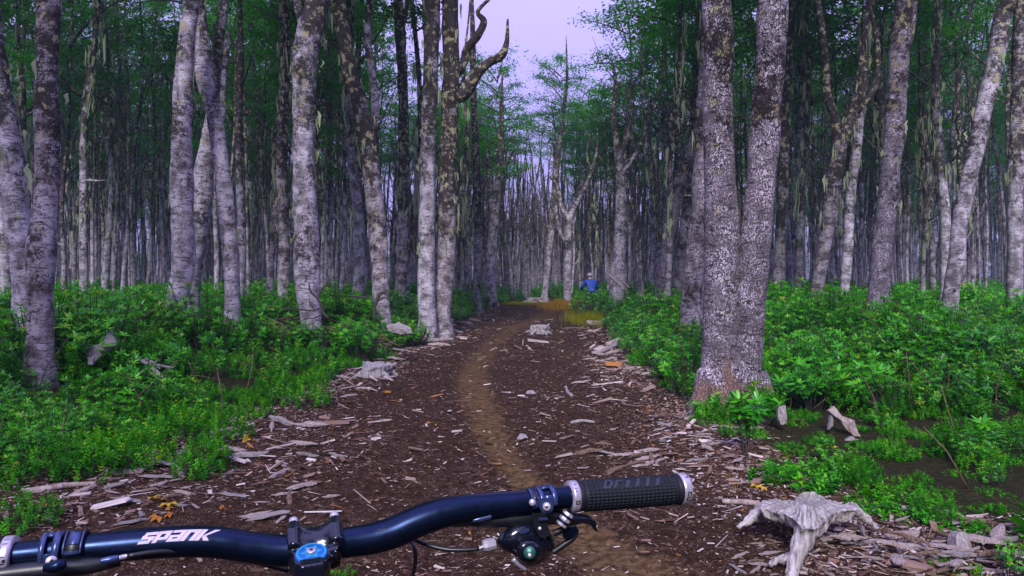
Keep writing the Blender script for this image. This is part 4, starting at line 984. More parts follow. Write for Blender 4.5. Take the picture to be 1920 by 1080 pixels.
bands = [((30, 720), (780, 1000), lambda x, y: (y > 985 - 0.33 * x - 45) & (y < 1010 - 0.25 * x + 40), 1500), ((1480, 1920), (970, 1080), lambda x, y: x > 0, 1400), ((1180, 1440), (760, 930), lambda x, y: y < 800 + (x - 1180) * 0.8, 700),
         ((600, 930), (590, 770), lambda x, y: np.abs(y - (745 - (x - 600) * 0.52)) < 45, 600), ((1080, 1215), (610, 740), lambda x, y: x > 1080 + (y - 610) * 0.4, 600), ((880, 1080), (600, 680), lambda x, y: x > 0, 160), ((560, 1500), (720, 1080), lambda x, y: x > 0, 1100)]
Vs = []; Ts = []
for (bx_, by_, ok, n) in bands:
    px = r.uniform(*bx_, n); py = r.uniform(*by_, n); k = ok(px, py); px, py = px[k], py[k]; n = len(px)
    pts = Gv(px, py); Ln = np.exp(r.normal(math.log(8.5 if by_[0] < 620 or bx_[0] == 560 else 9), 0.6, n)) * pts[:, 1] / F; Wn = Ln * r.uniform(0.12, 0.42, n); Hn = Wn * r.uniform(0.2, 0.5, n); tw = r.random(n) < 0.16; Ln = np.where(tw, Ln * 2.6, Ln); Wn = np.where(tw, Wn * 0.30, Wn); Hn = np.where(tw, Wn * 0.9, Hn)
    az = r.normal(0.15, 0.7, n); ti = r.normal(0, 0.25, n); U = np.stack([np.cos(az) * np.cos(ti), np.sin(az) * np.cos(ti), np.sin(ti)], -1); S = np.stack([-np.sin(az), np.cos(az), r.normal(0, 0.2, n)], -1); N_ = np.cross(U, S)
    C = pts + np.array([0, 0, 1.0]) * (Hn * 0.4 + 0.002 + r.exponential(0.006, n))[:, None]; V = []
    for sz in (-1, 1):
        for sy in (-1, 1):
            for sx in (-1, 1):
                tp = r.uniform(0.3, 1.0, n); V.append(C + U * (sx * Ln / 2 * (0.7 + 0.3 * tp))[:, None] + S * ((sy * tp + 0.25 * r.normal(0, 1, n)) * Wn / 2)[:, None] + N_ * (sz * Hn / 2 * tp)[:, None])
    Vs.append(np.stack(V, 1).reshape(-1, 3)); t_ = np.clip(r.normal(0.55, 0.22, n), 0.05, 0.88); t_ = np.where(r.random(n) < 0.025, 0.97, t_); Ts.append(np.repeat(t_, 5))
V = np.concatenate(Vs); Q = (np.arange(len(V) // 8)[:, None, None] * 8 + f[None]).reshape(-1, 4)
ch = MB().add(V, Q, 0, np.concatenate(Ts)).build('wood_litter', M['chips'], smooth_shade=False)
tag(ch, 'bark flakes and wood splinters heaped along the trail edges', kind='stuff')

# ------------------------------------------------------------------ shrubs and ground cover
def strip_leaves(b, C, U, Nn, L, Wd, droop, mat, tint):
    """long leaves of three segments; U outward, Nn up"""
    S = np.cross(Nn, U); V = []
    for t, w in ((0.0, 0.22), (0.38, 0.92), (0.72, 0.85), (1.0, 0.06)):
        c = C + U * (L * t)[:, None] - Nn * (droop * L * t * t)[:, None]
        V += [c - S * (Wd * w / 2)[:, None], c + S * (Wd * w / 2)[:, None]]
    n = len(C); V = np.stack(V, 1).reshape(-1, 3)
    q = np.array([[0, 1, 3, 2], [2, 3, 5, 4], [4, 5, 7, 6]])
    b.add(V, (np.arange(n)[:, None, None] * 8 + q[None]).reshape(-1, 4), mat, np.repeat(tint, 3))

def whorl_shrub(seed, H, R, nst, leaf=0.062, name='shrub'):
    """upright stems, each ending in rosettes of long leaves"""
    r = np.random.default_rng(seed); b = MB()
    for k in range(nst):
        a = r.uniform(0, 6.28); q = R * math.sqrt(r.random()); top = np.array([q * math.cos(a), q * math.sin(a), H * (1 - 0.45 * (q / R) ** 2) * r.uniform(0.7, 1.1)])
        st_o = r.normal(0, 0.12); foot = top * [0.35, 0.35, 0]; b.tube(np.array([foot, foot * 0.4 + top * 0.6 - [0, 0, 0.05 * H], top]), [0.006, 0.005, 0.0035], 4, mat=1, cap=False)
        up = unit(np.array([top[0] * 0.7 + r.normal(0, .12), top[1] * 0.7 + r.normal(0, .12), H]))
        for lvl in range(3):
            n = int(r.integers(7, 11)); c = top - (top - foot) * lvl * 0.16 * r.uniform(0.7, 1.2)
            e1 = unit(np.cross(up, [0.3, 0.9, 0.1])); e2 = np.cross(up, e1); an = np.linspace(0, 6.28, n, endpoint=False) + r.uniform(0, 1) + r.normal(0, .15, n)
            el = r.uniform(0.25, 0.95, n) if lvl == 0 else r.uniform(-0.1, 0.5, n)
            U = (e1 * np.cos(an)[:, None] + e2 * np.sin(an)[:, None]) * np.cos(el)[:, None] + up * np.sin(el)[:, None]
            Nn = unit(up - U * (U @ up)[:, None]); L_ = leaf * r.uniform(0.65, 1.15, n)
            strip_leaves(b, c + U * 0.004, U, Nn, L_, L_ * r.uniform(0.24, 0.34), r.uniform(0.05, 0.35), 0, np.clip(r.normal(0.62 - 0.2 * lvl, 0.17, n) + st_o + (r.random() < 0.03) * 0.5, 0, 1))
    return b.mesh(name, [M['leaf_whorl'], M['twig']])

def fine_shrub(seed, H, R, n, leaf=0.040, name='low_shrub'):
    """dense bush of small leaves on short upright sprigs"""
    r = np.random.default_rng(seed); b = MB()
    for k in range(n):
        a = r.uniform(0, 6.28); q = R * math.sqrt(r.random()); z = H * (1 - 0.55 * (q / R) ** 2) * r.uniform(0.35, 1.05)
        top = np.array([q * math.cos(a), q * math.sin(a), z]); l = r.uniform(0.07, 0.16); dv = unit(np.array([math.cos(a) * 0.5 * q / R + r.normal(0, .3), math.sin(a) * 0.5 * q / R + r.normal(0, .3), 1.0]))
        m_ = int(r.integers(9, 15)); t = np.linspace(0, 1, m_); ofs = r.normal(0, 0.2); C = top - dv * l * (1 - t)[:, None]; an = np.arange(m_) * 2.4 + r.uniform(0, 6)
        e1 = unit(np.cross(dv, [0.3, 0.9, 0.1])); e2 = np.cross(dv, e1); U = unit((e1 * np.cos(an)[:, None] + e2 * np.sin(an)[:, None]) + dv * r.uniform(0.3, 1.0, m_)[:, None])
        Nn = unit(dv - U * (U @ dv)[:, None]); L_ = leaf * r.uniform(0.7, 1.3, m_) * (1.15 - 0.5 * t)
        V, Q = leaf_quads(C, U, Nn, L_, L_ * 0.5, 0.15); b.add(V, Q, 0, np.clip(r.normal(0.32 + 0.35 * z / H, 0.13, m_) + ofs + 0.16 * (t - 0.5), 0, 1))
        if k % 9 == 0: b.tube(np.array([top * [.3, .3, 0], top * [.8, .8, .6], top]), [0.004, 0.003, 0.002], 3, mat=1, cap=False)
    return b.mesh(name, [M['leaf_fine'], M['twig']])

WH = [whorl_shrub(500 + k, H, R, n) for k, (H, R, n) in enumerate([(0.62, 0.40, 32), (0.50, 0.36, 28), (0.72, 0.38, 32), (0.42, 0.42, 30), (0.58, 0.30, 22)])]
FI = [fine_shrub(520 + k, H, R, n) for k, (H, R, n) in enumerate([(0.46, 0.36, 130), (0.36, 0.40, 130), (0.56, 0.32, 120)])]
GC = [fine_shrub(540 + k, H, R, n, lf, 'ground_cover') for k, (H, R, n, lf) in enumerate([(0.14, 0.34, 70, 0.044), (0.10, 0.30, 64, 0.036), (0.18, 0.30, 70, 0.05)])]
SPECIES = WH + FI + GC

def plant(me, x, y, sc, rz, label, cat, grp, name, sink=0.0):
    o = link(name, me, None, gp(x, y, -sink)); o.scale = (sc, sc, sc); o.rotation_euler = (0, 0, rz); tag(o, label, cat, grp); blocked.append((x, y, 0.08)); return o
r = np.random.default_rng(14)
# shrubs along both rims of the trail that stand out one by one
for k, py in enumerate((655, 640, 628, 618, 610, 602, 596, 590, 584, 579, 575, 572)):
    g = G(870 - (py - 590) * 1.9 if py > 590 else 870 + (590 - py) * 2.6, py)
    plant(WH[k % 5], g[0] - 0.25, g[1], r.uniform(0.75, 1.05), r.uniform(0, 6), ('nearest', 'second', 'third', 'fourth', 'fifth', 'sixth', 'seventh', 'eighth', 'ninth', 'tenth', 'eleventh', 'twelfth', 'farthest')[k] + ' shrub from the bike in the row along the left trail rim', 'shrub', 'shrubs on the left rim', 'shrub')
for k, py in enumerate((742, 715, 690, 670, 652, 638, 626, 616, 607, 600, 594, 588, 582)):
    g = G(np.interp(py, [582, 600, 640, 700, 742], [1105, 1180, 1175, 1200, 1240]), py)
    plant((WH + FI)[k % 8], g[0] + 0.3, g[1], r.uniform(0.8, 1.1), r.uniform(0, 6), ('nearest', 'second', 'third', 'fourth', 'fifth', 'sixth', 'seventh', 'eighth', 'ninth', 'tenth', 'eleventh', 'twelfth', 'farthest')[k] + ' shrub from the bike in the row along the right trail rim', 'shrub', 'shrubs on the right rim', 'shrub')
for k, (px, py) in enumerate([(580, 760), (470, 780), (385, 880), (330, 830), (240, 870), (100, 900), (520, 740), (610, 700), (430, 830), (180, 890)]):
    g = G(px, py); plant(FI[k % 3], g[0], g[1], r.uniform(0.55, 0.85), r.uniform(0, 6), ['at the upper trail rim', 'above the pale branch', 'above the wood scraps', 'inside the left bank', 'at the litter edge', 'above the long bleached branch', 'below the pale stump', 'beside the pale stump', 'over the pale branch end', 'left of the orange leaves'][k].join(['low bush of small leaves ', ' on the left bank']), 'shrub', 'low shrubs on the near left bank', 'low_shrub')
def big(px, py, sc, k, label, leaf, H, R, n):
    g = G(px, py); plant(whorl_shrub(700 + k, H, R, n, leaf, 'shrub'), g[0], g[1], 1.0, k, label, 'shrub', None, 'shrub')
big(1420, 800, 1, 1, 'bright green plant of starry leaf rosettes right of the double trunk', 0.105, 0.36, 0.26, 10)
big(1400, 850, 1, 2, 'tall stemmed leaf rosettes before the upright grey stake', 0.10, 0.42, 0.16, 6)
big(1925, 1010, 1, 3, 'pale green spear leaved rosette at the lower right edge', 0.16, 0.14, 0.08, 3)
big(1495, 760, 1, 4, 'broad leaved shrub left of the leaning split slab', 0.10, 0.42, 0.35, 16)
big(1600, 760, 1, 6, 'broad leaved shrub behind the leaning split slab', 0.10, 0.48, 0.35, 16)
big(1830, 840, 1, 7, 'single bright rosette plant in the dark low leaves on the right', 0.10, 0.30, 0.1, 3)
g = G(40, 985); plant(FI[1], g[0], g[1], 0.55, 1, 'small round green bush above the left grip', 'shrub', None, 'low_shrub')
g = G(385, 890); plant(FI[0], g[0], g[1], 0.6, 2, 'dark green bush just above the wood scraps', 'shrub', None, 'low_shrub')
g = G(1540, 940); plant(GC[2], g[0], g[1] + 0.35, 1.0, 2, 'light green low plant right behind the big grey stump', 'shrub', None, 'ground_cover')
g = G(640, 1075); plant(GC[1], g[0], g[1], 0.25, 2, 'tiny green seedling on the soil below the stem', 'plant', None, 'seedling')
g = G(1690, 965); plant(GC[0], g[0], g[1] + .1, 0.8, 2, 'low leafy patch over the long weathered branch', 'shrub', None, 'ground_cover')

for k, (px, py, d_, sc_) in enumerate([(1092, 552, 21.5, 1.25), (1112, 552, 22.5, 1.45), (1135, 552, 21, 1.4), (1160, 552, 20.5, 1.5), (1190, 552, 19.5, 1.4), (1080, 552, 25.0, 1.0), (1225, 552, 18.5, 1.4), (1250, 560, 17, 1.3)]):
    g = W(px, py, d_); plant(WH[(k * 2) % 5], g[0], g[1], sc_, k, ('first', 'second', 'third', 'fourth', 'fifth', 'sixth', 'seventh', 'eighth')[k] + ' tall shrub from the left in the clump hiding the far person', 'shrub', 'tall shrubs before the far person', 'shrub')
# everything else that is green underfoot
by_mesh = {}
for o in COL.objects:
    if o.type == 'MESH' and o.data not in by_mesh: by_mesh[o.data] = o
for k, mm in enumerate(SPECIES):
    if mm not in by_mesh:
        g = G(*((1700, 850), (1750, 820), (1850, 880))[k % 3]); by_mesh[mm] = plant(mm, g[0], g[1], 1.0, k, 'low leafy patch in the dark ground cover on the right', 'shrub', 'low patches on the right', 'ground_cover')
r = np.random.default_rng(31); P = []; I = []; R_ = []; S_ = []
B = np.array(blocked)
def try_add(x, y, i, s_):
    if np.any((B[:, 0] - x) ** 2 + (B[:, 1] - y) ** 2 < (B[:, 2] + 0.12 * s_) ** 2): return
    P.append(gp(x, y, -0.02)); I.append(i); R_.append((r.normal(0, .1), r.normal(0, .1), r.uniform(0, 6.28))); S_.append(s_)
for (d0, d1, dens) in ((2.3, 6.6, 26), (6.6, 9, 13), (9, 16, 10.0), (16, 28, 6.5), (28, 46, 3.4), (46, 80, 1.4)):
    wd = 0.86; area = wd * (d1 ** 2 - d0 ** 2)
    for k in range(int(area * dens)):
        y = math.sqrt(r.uniform(d0 * d0, d1 * d1)); x = r.uniform(-wd, wd) * y; s_ = float(outside(x, y))
        if s_ < 0.02 + r.exponential(0.12): continue
        grow = (0.42 + 0.5 * float(smooth(s_ / 2.2)) if y < 8 else 0.58 + 0.26 * float(smooth(s_ / 1.5))); t = r.random(); left = x < 0
        near = y < 10
        cl = float(fbm(np.array([[x * 0.9, y * 0.9, 0]]), 17, 2)[0]); grow *= min(1.35, max(0.45, 0.95 + 0.55 * cl))
        if cl < -0.55 and y > 6.5 and r.random() < 0.5: continue
        if y < 6.5: grow = max(grow, 0.5)
        if y < 6.6 and x > 0 and cl < -0.3 and r.random() < 0.35: continue
        if left:
            if y < 11 and t < 0.46: i = len(WH) + r.integers(3)
            elif t < 0.84: i = r.integers(5)
            else: i = len(WH) + 3 + r.integers(3)
        else:
            if y < 6.2:
                i = len(WH) + 3 + r.integers(3) if t < 0.62 else (len(WH) + r.integers(3) if t < 0.78 else r.integers(5)); grow *= 0.8 if t < 0.78 else 0.62
            elif t < 0.66: i = r.integers(5)
            elif t < 0.9: i = len(WH) + r.integers(3)
            else: i = len(WH) + 3 + r.integers(3)
        try_add(x, y, int(i), grow * r.uniform(0.75, 1.25) * (1 + 0.006 * min(y, 30)))
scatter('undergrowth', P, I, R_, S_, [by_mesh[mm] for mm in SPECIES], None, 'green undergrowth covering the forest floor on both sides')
print('undergrowth', len(P))

# bare dead stems standing in the green
r = np.random.default_rng(91); tb = MB()
for k in range(420):
    y = math.sqrt(r.uniform(9, 400)); x = r.uniform(-.85, .85) * y
    if outside(x, y) < 0.15: continue
    g = np.array(gp(x, y)); h = r.uniform(0.15, 0.75); a_ = r.uniform(0, 6.28); ln = r.uniform(0.1, 1.1); dv = np.array([math.cos(a_) * ln, math.sin(a_) * ln, 1.0]) * h
    q = np.array([g, g + dv * 0.5 + r.normal(0, .03, 3), g + dv]); tb.tube(q, [0.006, 0.005, 0.002], 5, tint=r.random())
    for _ in range(int(r.integers(0, 4))):
        t = r.uniform(0.4, 0.95); s0_ = g + dv * t; tb.tube(np.array([s0_, s0_ + r.normal(0, .10, 3) + [0, 0, .06]]), [0.003, 0.001], 4, tint=r.random())
tag(tb.build('dead_stems', M['wood_brown']), 'thin dead stems and twigs standing among the green undergrowth', kind='stuff')

# dry grass
def grass(name, outline, n, h, mat, label, seed, kind='stuff', cat=None):
    r = np.random.default_rng(seed); b = MB(); V = []; T = []
    pts = np.array([G(px, py) for px, py in outline]); lo = pts.min(0); hi = pts.max(0)
    ns = 7; N = n
    x = r.uniform(lo[0], hi[0], N); y = r.uniform(lo[1], hi[1], N)
    cx_, cy_ = (lo[:2] + hi[:2]) / 2; sx_, sy_ = (hi[:2] - lo[:2]) / 2; x = cx_ + sx_ * r.normal(0, 0.62, N); y = cy_ + sy_ * r.normal(0, 0.62, N) + 0.3 * (x - cx_); keep = fbm(np.stack([x, y, 0 * x], -1) * 2.5, seed, 2) > -0.25; x = x[keep]; y = y[keep]; N = len(x); z = gz(x, y); H = h * r.uniform(0.5, 1.2, N); a = r.uniform(0, 6.28, N); ln = r.uniform(0.1, 1.1, N); w = 0.003 + 0.0002 * y
    dv = np.stack([np.cos(a), np.sin(a), 0 * a], -1); sv = np.stack([-np.sin(a), np.cos(a), 0 * a], -1); rows = []
    for t, ww in ((0, 1), (0.5, .8), (1.0, 0.1)):
        c = np.stack([x, y, z], -1) + dv * (ln * H * t * t)[:, None] + np.array([0, 0, 1.0]) * (H * t * (1 - 0.2 * t * ln))[:, None]
        rows += [c - sv * (w * ww / 2)[:, None], c + sv * (w * ww / 2)[:, None]]
    V = np.stack(rows, 1).reshape(-1, 3); Q = (np.arange(N)[:, None, None] * 6 + np.array([[0, 1, 3, 2], [2, 3, 5, 4]])[None]).reshape(-1, 4)
    o = b.add(V, Q, 0, np.repeat(r.random(N), 2)).build(name, M[mat]); tag(o, label, cat, None, kind); return o
grass('dry_grass', [(1042, 582), (1098, 570)], 9000, 0.36, 'grass_dry', 'orange dry grass at the right side of the trail end', 1)
grass('yellow_grass', [(1072, 594), (1168, 610)], 12000, 0.28, 'grass_yellow', 'yellow green grass on the right rim of the trail', 2)
grass('yellow_grass', [(935, 573), (1010, 566)], 4000, 0.08, 'grass_yellow', 'yellow green grass where the trail ends', 3)
grass('grass_tuft', [(1366, 912), (1392, 920)], 110, 0.13, 'grass_dry', 'small dry grass tuft left of the big grey stump', 4, 'thing', 'grass tuft')

# ------------------------------------------------------------------ the bicycle the rider sits on
M['bar'] = mat_plain('matte_black_bar', (0.009, 0.019, 0.052), 0.30, 0.85, 0.5, nz=0.10, scale=90)
M['gloss'] = mat_plain('gloss_black', (0.004, 0.006, 0.014), 0.16, 0.0, 0.6, nz=0.05)
M['black'] = mat_plain('black_plastic', (0.006, 0.007, 0.012), 0.40, 0.0, 0.5, nz=0.1)
M['rubber'] = mat_plain('grip_rubber', (0.006, 0.008, 0.014), 0.6, 0.0, 0.3, nz=0.15, scale=200)
M['rubber_print'] = mat_plain('rubber_lettering', (0.014, 0.019, 0.036), 0.55)
M['silver'] = mat_plain('brushed_alloy', (0.50, 0.46, 0.54), 0.35, 0.55, 0.5)
M['bluegrey'] = mat_plain('anodised_clamp', (0.05, 0.075, 0.20), 0.30, 0.55, 0.6)
M['white_print'] = mat_plain('white_print', (0.50, 0.42, 0.54), 0.55)
M['cap_blue'] = mat_plain('blue_cap', (0.01, 0.11, 0.42), 0.35, 0.2)
M['cap_light'] = mat_plain('light_blue_star', (0.02, 0.27, 0.55), 0.35, 0.2)
M['green_bolt'] = mat_plain('green_bolt', (0.015, 0.085, 0.07), 0.35, 0.4)

bike = empty('bicycle', tuple(gp(-0.18, 0.35)))
tag(bike, 'black mountain bike seen from the saddle, its handlebar across the bottom of the photo', 'bicycle')
BO = np.array(bike.location)
def dep(px): return np.interp(px, [-250, 0, 585, 1290, 1400], [0.535, 0.565, 0.64, 0.762, 0.78])
def B_(px, py, dd=0.0): return W(px, py, dep(px) + dd) - BO
def part(b, name, mat, parent=bike, sm=True):
    return b.build(name, M[mat] if isinstance(mat, str) else mat, parent, smooth_shade=sm)
def bar_pts(L_): return np.array([np.append(B_(x, y), dia * dep(x) / F / 2) for x, y, dia in L_])
BAR = bar_pts([(-190, 1062, 50), (-60, 1050, 49), (60, 1038, 49), (120, 1032, 50), (180, 1027, 54), (250, 1021, 57), (320, 1016, 57), (370, 1015, 57), (420, 1018, 57), (470, 1026, 56), (530, 1032, 57),
               (585, 1028, 57), (640, 1018, 55), (690, 1011, 56), (735, 999, 58), (775, 981, 58), (815, 966, 56), (860, 956, 53), (920, 949, 50), (1000, 941, 45), (1060, 932, 41), (1180, 924, 40), (1285, 916, 40)])
BARC = catmull(BAR, 110); BT, BN, BB = frames(BARC[:, :3])
hb = MB(); hb.tube(BARC[:, :3], BARC[:, 3], 28)
handlebar = part(hb, 'handlebar', 'bar')
camv = np.array([0, 0, CAM_H]) - BO
def bar_at(px):
    """centre, radius, tangent, up and towards-the-eye directions where the bar crosses pixel column px"""
    P = BARC[:, :3] + BO; xs = 960 + P[:, 0] / (P[:, 1] * CP - (P[:, 2] - CAM_H) * SP) * F
    c = np.array([np.interp(px, xs, BARC[:, k]) for k in range(4)]); c2 = np.array([np.interp(px + 4, xs, BARC[:, k]) for k in range(4)])
    t = unit((c2 - c)[:3]); e = camv - c[:3]; e = unit(e - t * (e @ t)); u = np.cross(t, e); u = u if u[2] > 0 else -u
    return c[:3], c[3], t, u, e
def on_bar(px, off, lift=0.0004, r=None):
    """point on the tube: off is the height over the axis as a share of the radius, seen from the eye"""
    c, rad, t, u, e = bar_at(px); rad = (r or rad); a = math.asin(max(-0.999, min(0.999, off)))
    return c + (u * math.sin(a) + e * math.cos(a)) * (rad + lift)

def strokes_on(b, letters, x0, x1, lo, hi, shear, lift, gap=0.10, r=None, thick=0.0):
    """letters: lists of quads in a unit box (u right, v up), laid on the bar between pixel columns x0..x1"""
    n = len(letters); wl_ = (x1 - x0) / n
    for k, qs in enumerate(letters):
        for q in qs:
            V = []; nu, nv = 4, 3; q = np.array(q, float)
            for i in range(nu + 1):
                for j in range(nv + 1):
                    s_, t = i / nu, j / nv; p = (q[0] * (1 - s_) + q[1] * s_) * (1 - t) + (q[3] * (1 - s_) + q[2] * s_) * t
                    px = x0 + wl_ * (k + p[0] * (1 - gap)) + shear * p[1]; f = (px - x0) / (x1 - x0)
                    l_, h_ = (lo[0] + (lo[1] - lo[0]) * f, hi[0] + (hi[1] - hi[0]) * f) if not np.isscalar(lo) else (lo, hi)
                    V.append(on_bar(px, l_ + (h_ - l_) * p[1], lift, r))
            Q = [[i * (nv + 1) + j, (i + 1) * (nv + 1) + j, (i + 1) * (nv + 1) + j + 1, i * (nv + 1) + j + 1] for i in range(nu) for j in range(nv)]
            b.add(np.array(V), Q)
def R4(x0, y0, x1, y1): return [(x0, y0), (x1, y0), (x1, y1), (x0, y1)]
GS = [R4(0, 0, 0.86, .26), R4(.62, .26, .98, .40), R4(0.02, .40, .98, .62), R4(0, .62, .36, .74), R4(.08, .74, 1.0, 1.0)]
GP_ = [R4(0, 0, .34, .74), R4(0, .74, 1, 1.0), R4(.66, .46, 1, .74), R4(.34, .24, .98, .46)]
GA = [R4(.02, 0, 1, .24), R4(.02, .24, .32, .38), R4(.68, .24, 1, .78), R4(.02, .38, .68, .58), R4(.04, .78, 1, 1.0)]
GN_ = [R4(0, 0, .34, .74), R4(0, .74, 1, 1.0), R4(.66, 0, 1, .74)]
GK = [R4(0, 0, .34, 1), [(.34, .40), (.56, .40), (1.25, 1), (.84, 1)], [(.66, 0), (1.08, 0), (.66, .38), (.36, .38)]]
lg = MB(); strokes_on(lg, [GS, GP_, GA, GN_, GK], 263, 392, (-0.02, 0.06), (0.62, 0.72), 13, 0.0005, gap=0.03)
part(lg, 'printed_logo', 'white_print', handlebar)
# faint scratches and small print right of the stem
sc_ = MB(); strokes_on(sc_, [[R4(0.1, .2, .5, .35), R4(.3, .5, .9, .6)], [R4(0, .4, .8, .52), R4(.2, .7, .5, .8)]], 700, 722, 0.15, 0.6, 8, 0.0004)
part(sc_, 'small_print', 'rubber_print', handlebar)

def bar_ring(x0, x1, r0, r1=None, n=6, sides=40, bulge=0.0):
    """sleeve round the bar between two pixel columns"""
    b = MB(); xs = np.linspace(x0, x1, n); P = np.array([bar_at(x)[0] for x in xs]); r1 = r1 or r0; rr = np.linspace(r0, r1, n) + bulge * np.sin(np.linspace(0, math.pi, n))
    b.tube(P, rr, sides); return b
# right grip
GR = 0.0165
gb = bar_ring(1088, 1268, GR * 0.97, GR * 0.97, 20)
for i in range(21):                 # raised tread blocks
    for j in range(18):
        xa = 1093 + i * 7.75; a0 = -0.62 * math.pi + j * (1.24 * math.pi / 18)
        if 3 <= i <= 17 and 0.10 * math.pi < a0 + 0.04 < 0.36 * math.pi: continue
        V = []
        for (lift, ins) in ((-0.0003, 0.0), (0.0009, 0.09)):
            for (uu, vv) in ((0, 0), (1, 0), (1, 1), (0, 1)):
                px = xa + (0.10 + ins + (0.80 - 2 * ins) * uu) * 7.75; a = a0 + (0.12 + ins + (0.76 - 2 * ins) * vv) * (1.24 * math.pi / 18)
                c, rad, t, u, e = bar_at(px); V.append(c + (u * math.sin(a) + e * math.cos(a)) * (GR * 0.97 + lift))
        gb.add(np.array(V), [[4, 5, 6, 7], [0, 1, 5, 4], [1, 2, 6, 5], [2, 3, 7, 6], [3, 0, 4, 7]])
grip = part(gb, 'grip', 'rubber'); grip['label'] = 'black right grip with square tread blocks and raised lettering'
D = [[R4(0, 0, .3, .78), R4(0, .78, .8, 1), R4(.66, .22, 1, .78), R4(.3, 0, .9, .22)]]
RR = [[R4(.1, 0, .4, .7), R4(.1, .7, .9, .9)]]; I_ = [[R4(.25, 0, .65, .85)]]; U_ = [[R4(.25, 0, .65, 1.0)]]
tx = MB(); strokes_on(tx, D + RR + I_ + U_ + U_ + I_, 1120, 1232, 0.34, 0.86, 10, 0.0009, gap=0.12, r=GR)
part(tx, 'raised_lettering', 'rubber_print', grip)
def ring_with_marks(x0, x1, r, marks, a_lo, a_hi, who):
    o = part(bar_ring(x0, x1, r, r, 4), 'lock_ring', 'silver', who)
    b = MB()
    for k, (fa, fx, w, h) in enumerate(marks):
        a = a_lo + (a_hi - a_lo) * fa; V = []
        for (uu, vv) in ((0, 0), (1, 0), (1, 1), (0, 1)):
            px = x0 + (x1 - x0) * (fx + w * uu); aa = a + h * (vv - 0.5); c, rad, t, u, e = bar_at(px); V.append(c + (u * math.sin(aa) + e * math.cos(aa)) * (r + 0.0004))
        b.add(np.array(V), [[0, 1, 2, 3]])
    return b
bm_ = ring_with_marks(1067, 1080, 0.0168, [(0.0, .2, .6, .05), (0.05, .2, .15, .16), (.05, .65, .15, .16), (0.12, .2, .6, .05), (.5, .3, .3, .04), (.8, .35, .25, .05), (.62, .2, .5, .03)], -0.5, 1.1, grip)
part(bm_, 'ring_marks', 'black', grip)
bm_ = ring_with_marks(1270, 1286, 0.0178, [(0.0, .25, .5, .06), (0.05, .25, .12, .2), (.10, .25, .5, .05), (0.18, .3, .12, .18), (.2, .6, .12, .2), (.26, .25, .5, .05), (.75, .4, .4, .04), (.8, .7, .1, .12)], -0.75, 1.2, grip)
part(bm_, 'ring_marks', 'black', grip)
part(bar_ring(1080, 1090, 0.0163, 0.0163, 4), 'grip_flange', 'rubber', grip)
part(bar_ring(1262, 1271, 0.0163, 0.0176, 4), 'grip_flange', 'rubber', grip)
# left grip, cut by the photo's edge
gl = part(bar_ring(-185, 8, 0.0160, 0.0160, 12), 'grip', 'rubber'); gl['label'] = 'left grip cut off by the edge of the photo'
bm_ = ring_with_marks(8, 27, 0.0165, [(0.0, .2, .5, .05), (.1, .2, .12, .18), (.18, .2, .5, .05), (.25, .5, .3, .14), (.35, .2, .5, .04), (.7, .2, .6, .03), (.85, .2, .6, .03)], -0.7, 1.2, gl)
part(bm_, 'ring_marks', 'black', gl)

# stem
def prism(b, outline, dvec, th, mat=0):
    """solid plate: planar outline (n,3) thickened along dvec"""
    P = np.array(outline, float); n = len(P); dv = unit(np.array(dvec, float)) * th; V = np.vstack([P, P + dv, P.mean(0), P.mean(0) + dv]); i = np.arange(n); j = (i + 1) % n
    b.add(V, np.stack([i, j, j + n, i + n], -1), mat); b.Q.append((np.stack([j, i, np.full(n, 2 * n)], -1) + b.n - len(V), mat, np.full(n, .5))); b.Q.append((np.stack([i + n, j + n, np.full(n, 2 * n + 1)], -1) + b.n - len(V), mat, np.full(n, .5)))
cS, rS, tS, uS, eS = bar_at(588); fwd = unit(np.cross([0, 0, 1.0], tS)); fwd = fwd if fwd[1] > 0 else -fwd; upS = np.array([0, 0, 1.0])
capc = W(584, 1041, 0.603) - BO
sb = MB()
cx = [bar_at(x)[0] for x in (545, 560, 575, 590, 605, 620, 634)]
sb.tube(np.array(cx), [rS + .0062, rS + .0078, rS + .0056, rS + .0046, rS + .0056, rS + .0078, rS + .0062], 32)      # clamp round the bar, hollowed in the middle
for px in (551, 629):                                                                                                   # the two bolt horns
    c = bar_at(px)[0]; sb.tube(np.array([c - fwd * 0.022 + upS * 0.010, c - fwd * 0.006 + upS * 0.0185, c + fwd * 0.012 + upS * 0.0195]), [0.0062, 0.0066, 0.0058], 14)
    sb.tube(np.array([c - fwd * 0.022 - upS * 0.004, c - fwd * 0.030 + upS * 0.004, c * 0.5 + capc * 0.5 - upS * 0.006]), [0.006, 0.0075, 0.007], 12)
neck = catmull(np.array([cS - fwd * 0.012, cS * 0.6 + capc * 0.4 - upS * 0.006, capc - upS * 0.016]), 8); sb.tube(neck, np.linspace(0.0165, 0.0165, 8), 24)
sb.tube(np.array([capc + upS * -0.0015, capc - upS * 0.006, capc - upS * 0.04 - fwd * -0.012]), [0.0148, 0.0168, 0.0172], 32)
bk = capc - upS * 0.012 - fwd * 0.020
sb.box(bk, (0.020, 0.016, 0.03), np.stack([tS, fwd, np.cross(tS, fwd)], 1))
stem = fuse(sb, 0.0016, M['gloss'], 'stem', bike)
def disc(b, c, nrm, r0, h, n=40, dish=0.0):
    b.tube(np.array([c, c + nrm * h * 0.8, c + nrm * h]), [r0, r0, r0 * 0.93], n)
capn = unit(np.array([0, -0.16, 1.0]) - fwd * 0.1)
cb = MB(); disc(cb, capc, capn, 0.0142, 0.0032); cap = part(cb, 'top_cap', 'cap_blue', stem)
e1 = unit(np.cross(capn, [0, 1, 0.0])); e2 = np.cross(capn, e1)
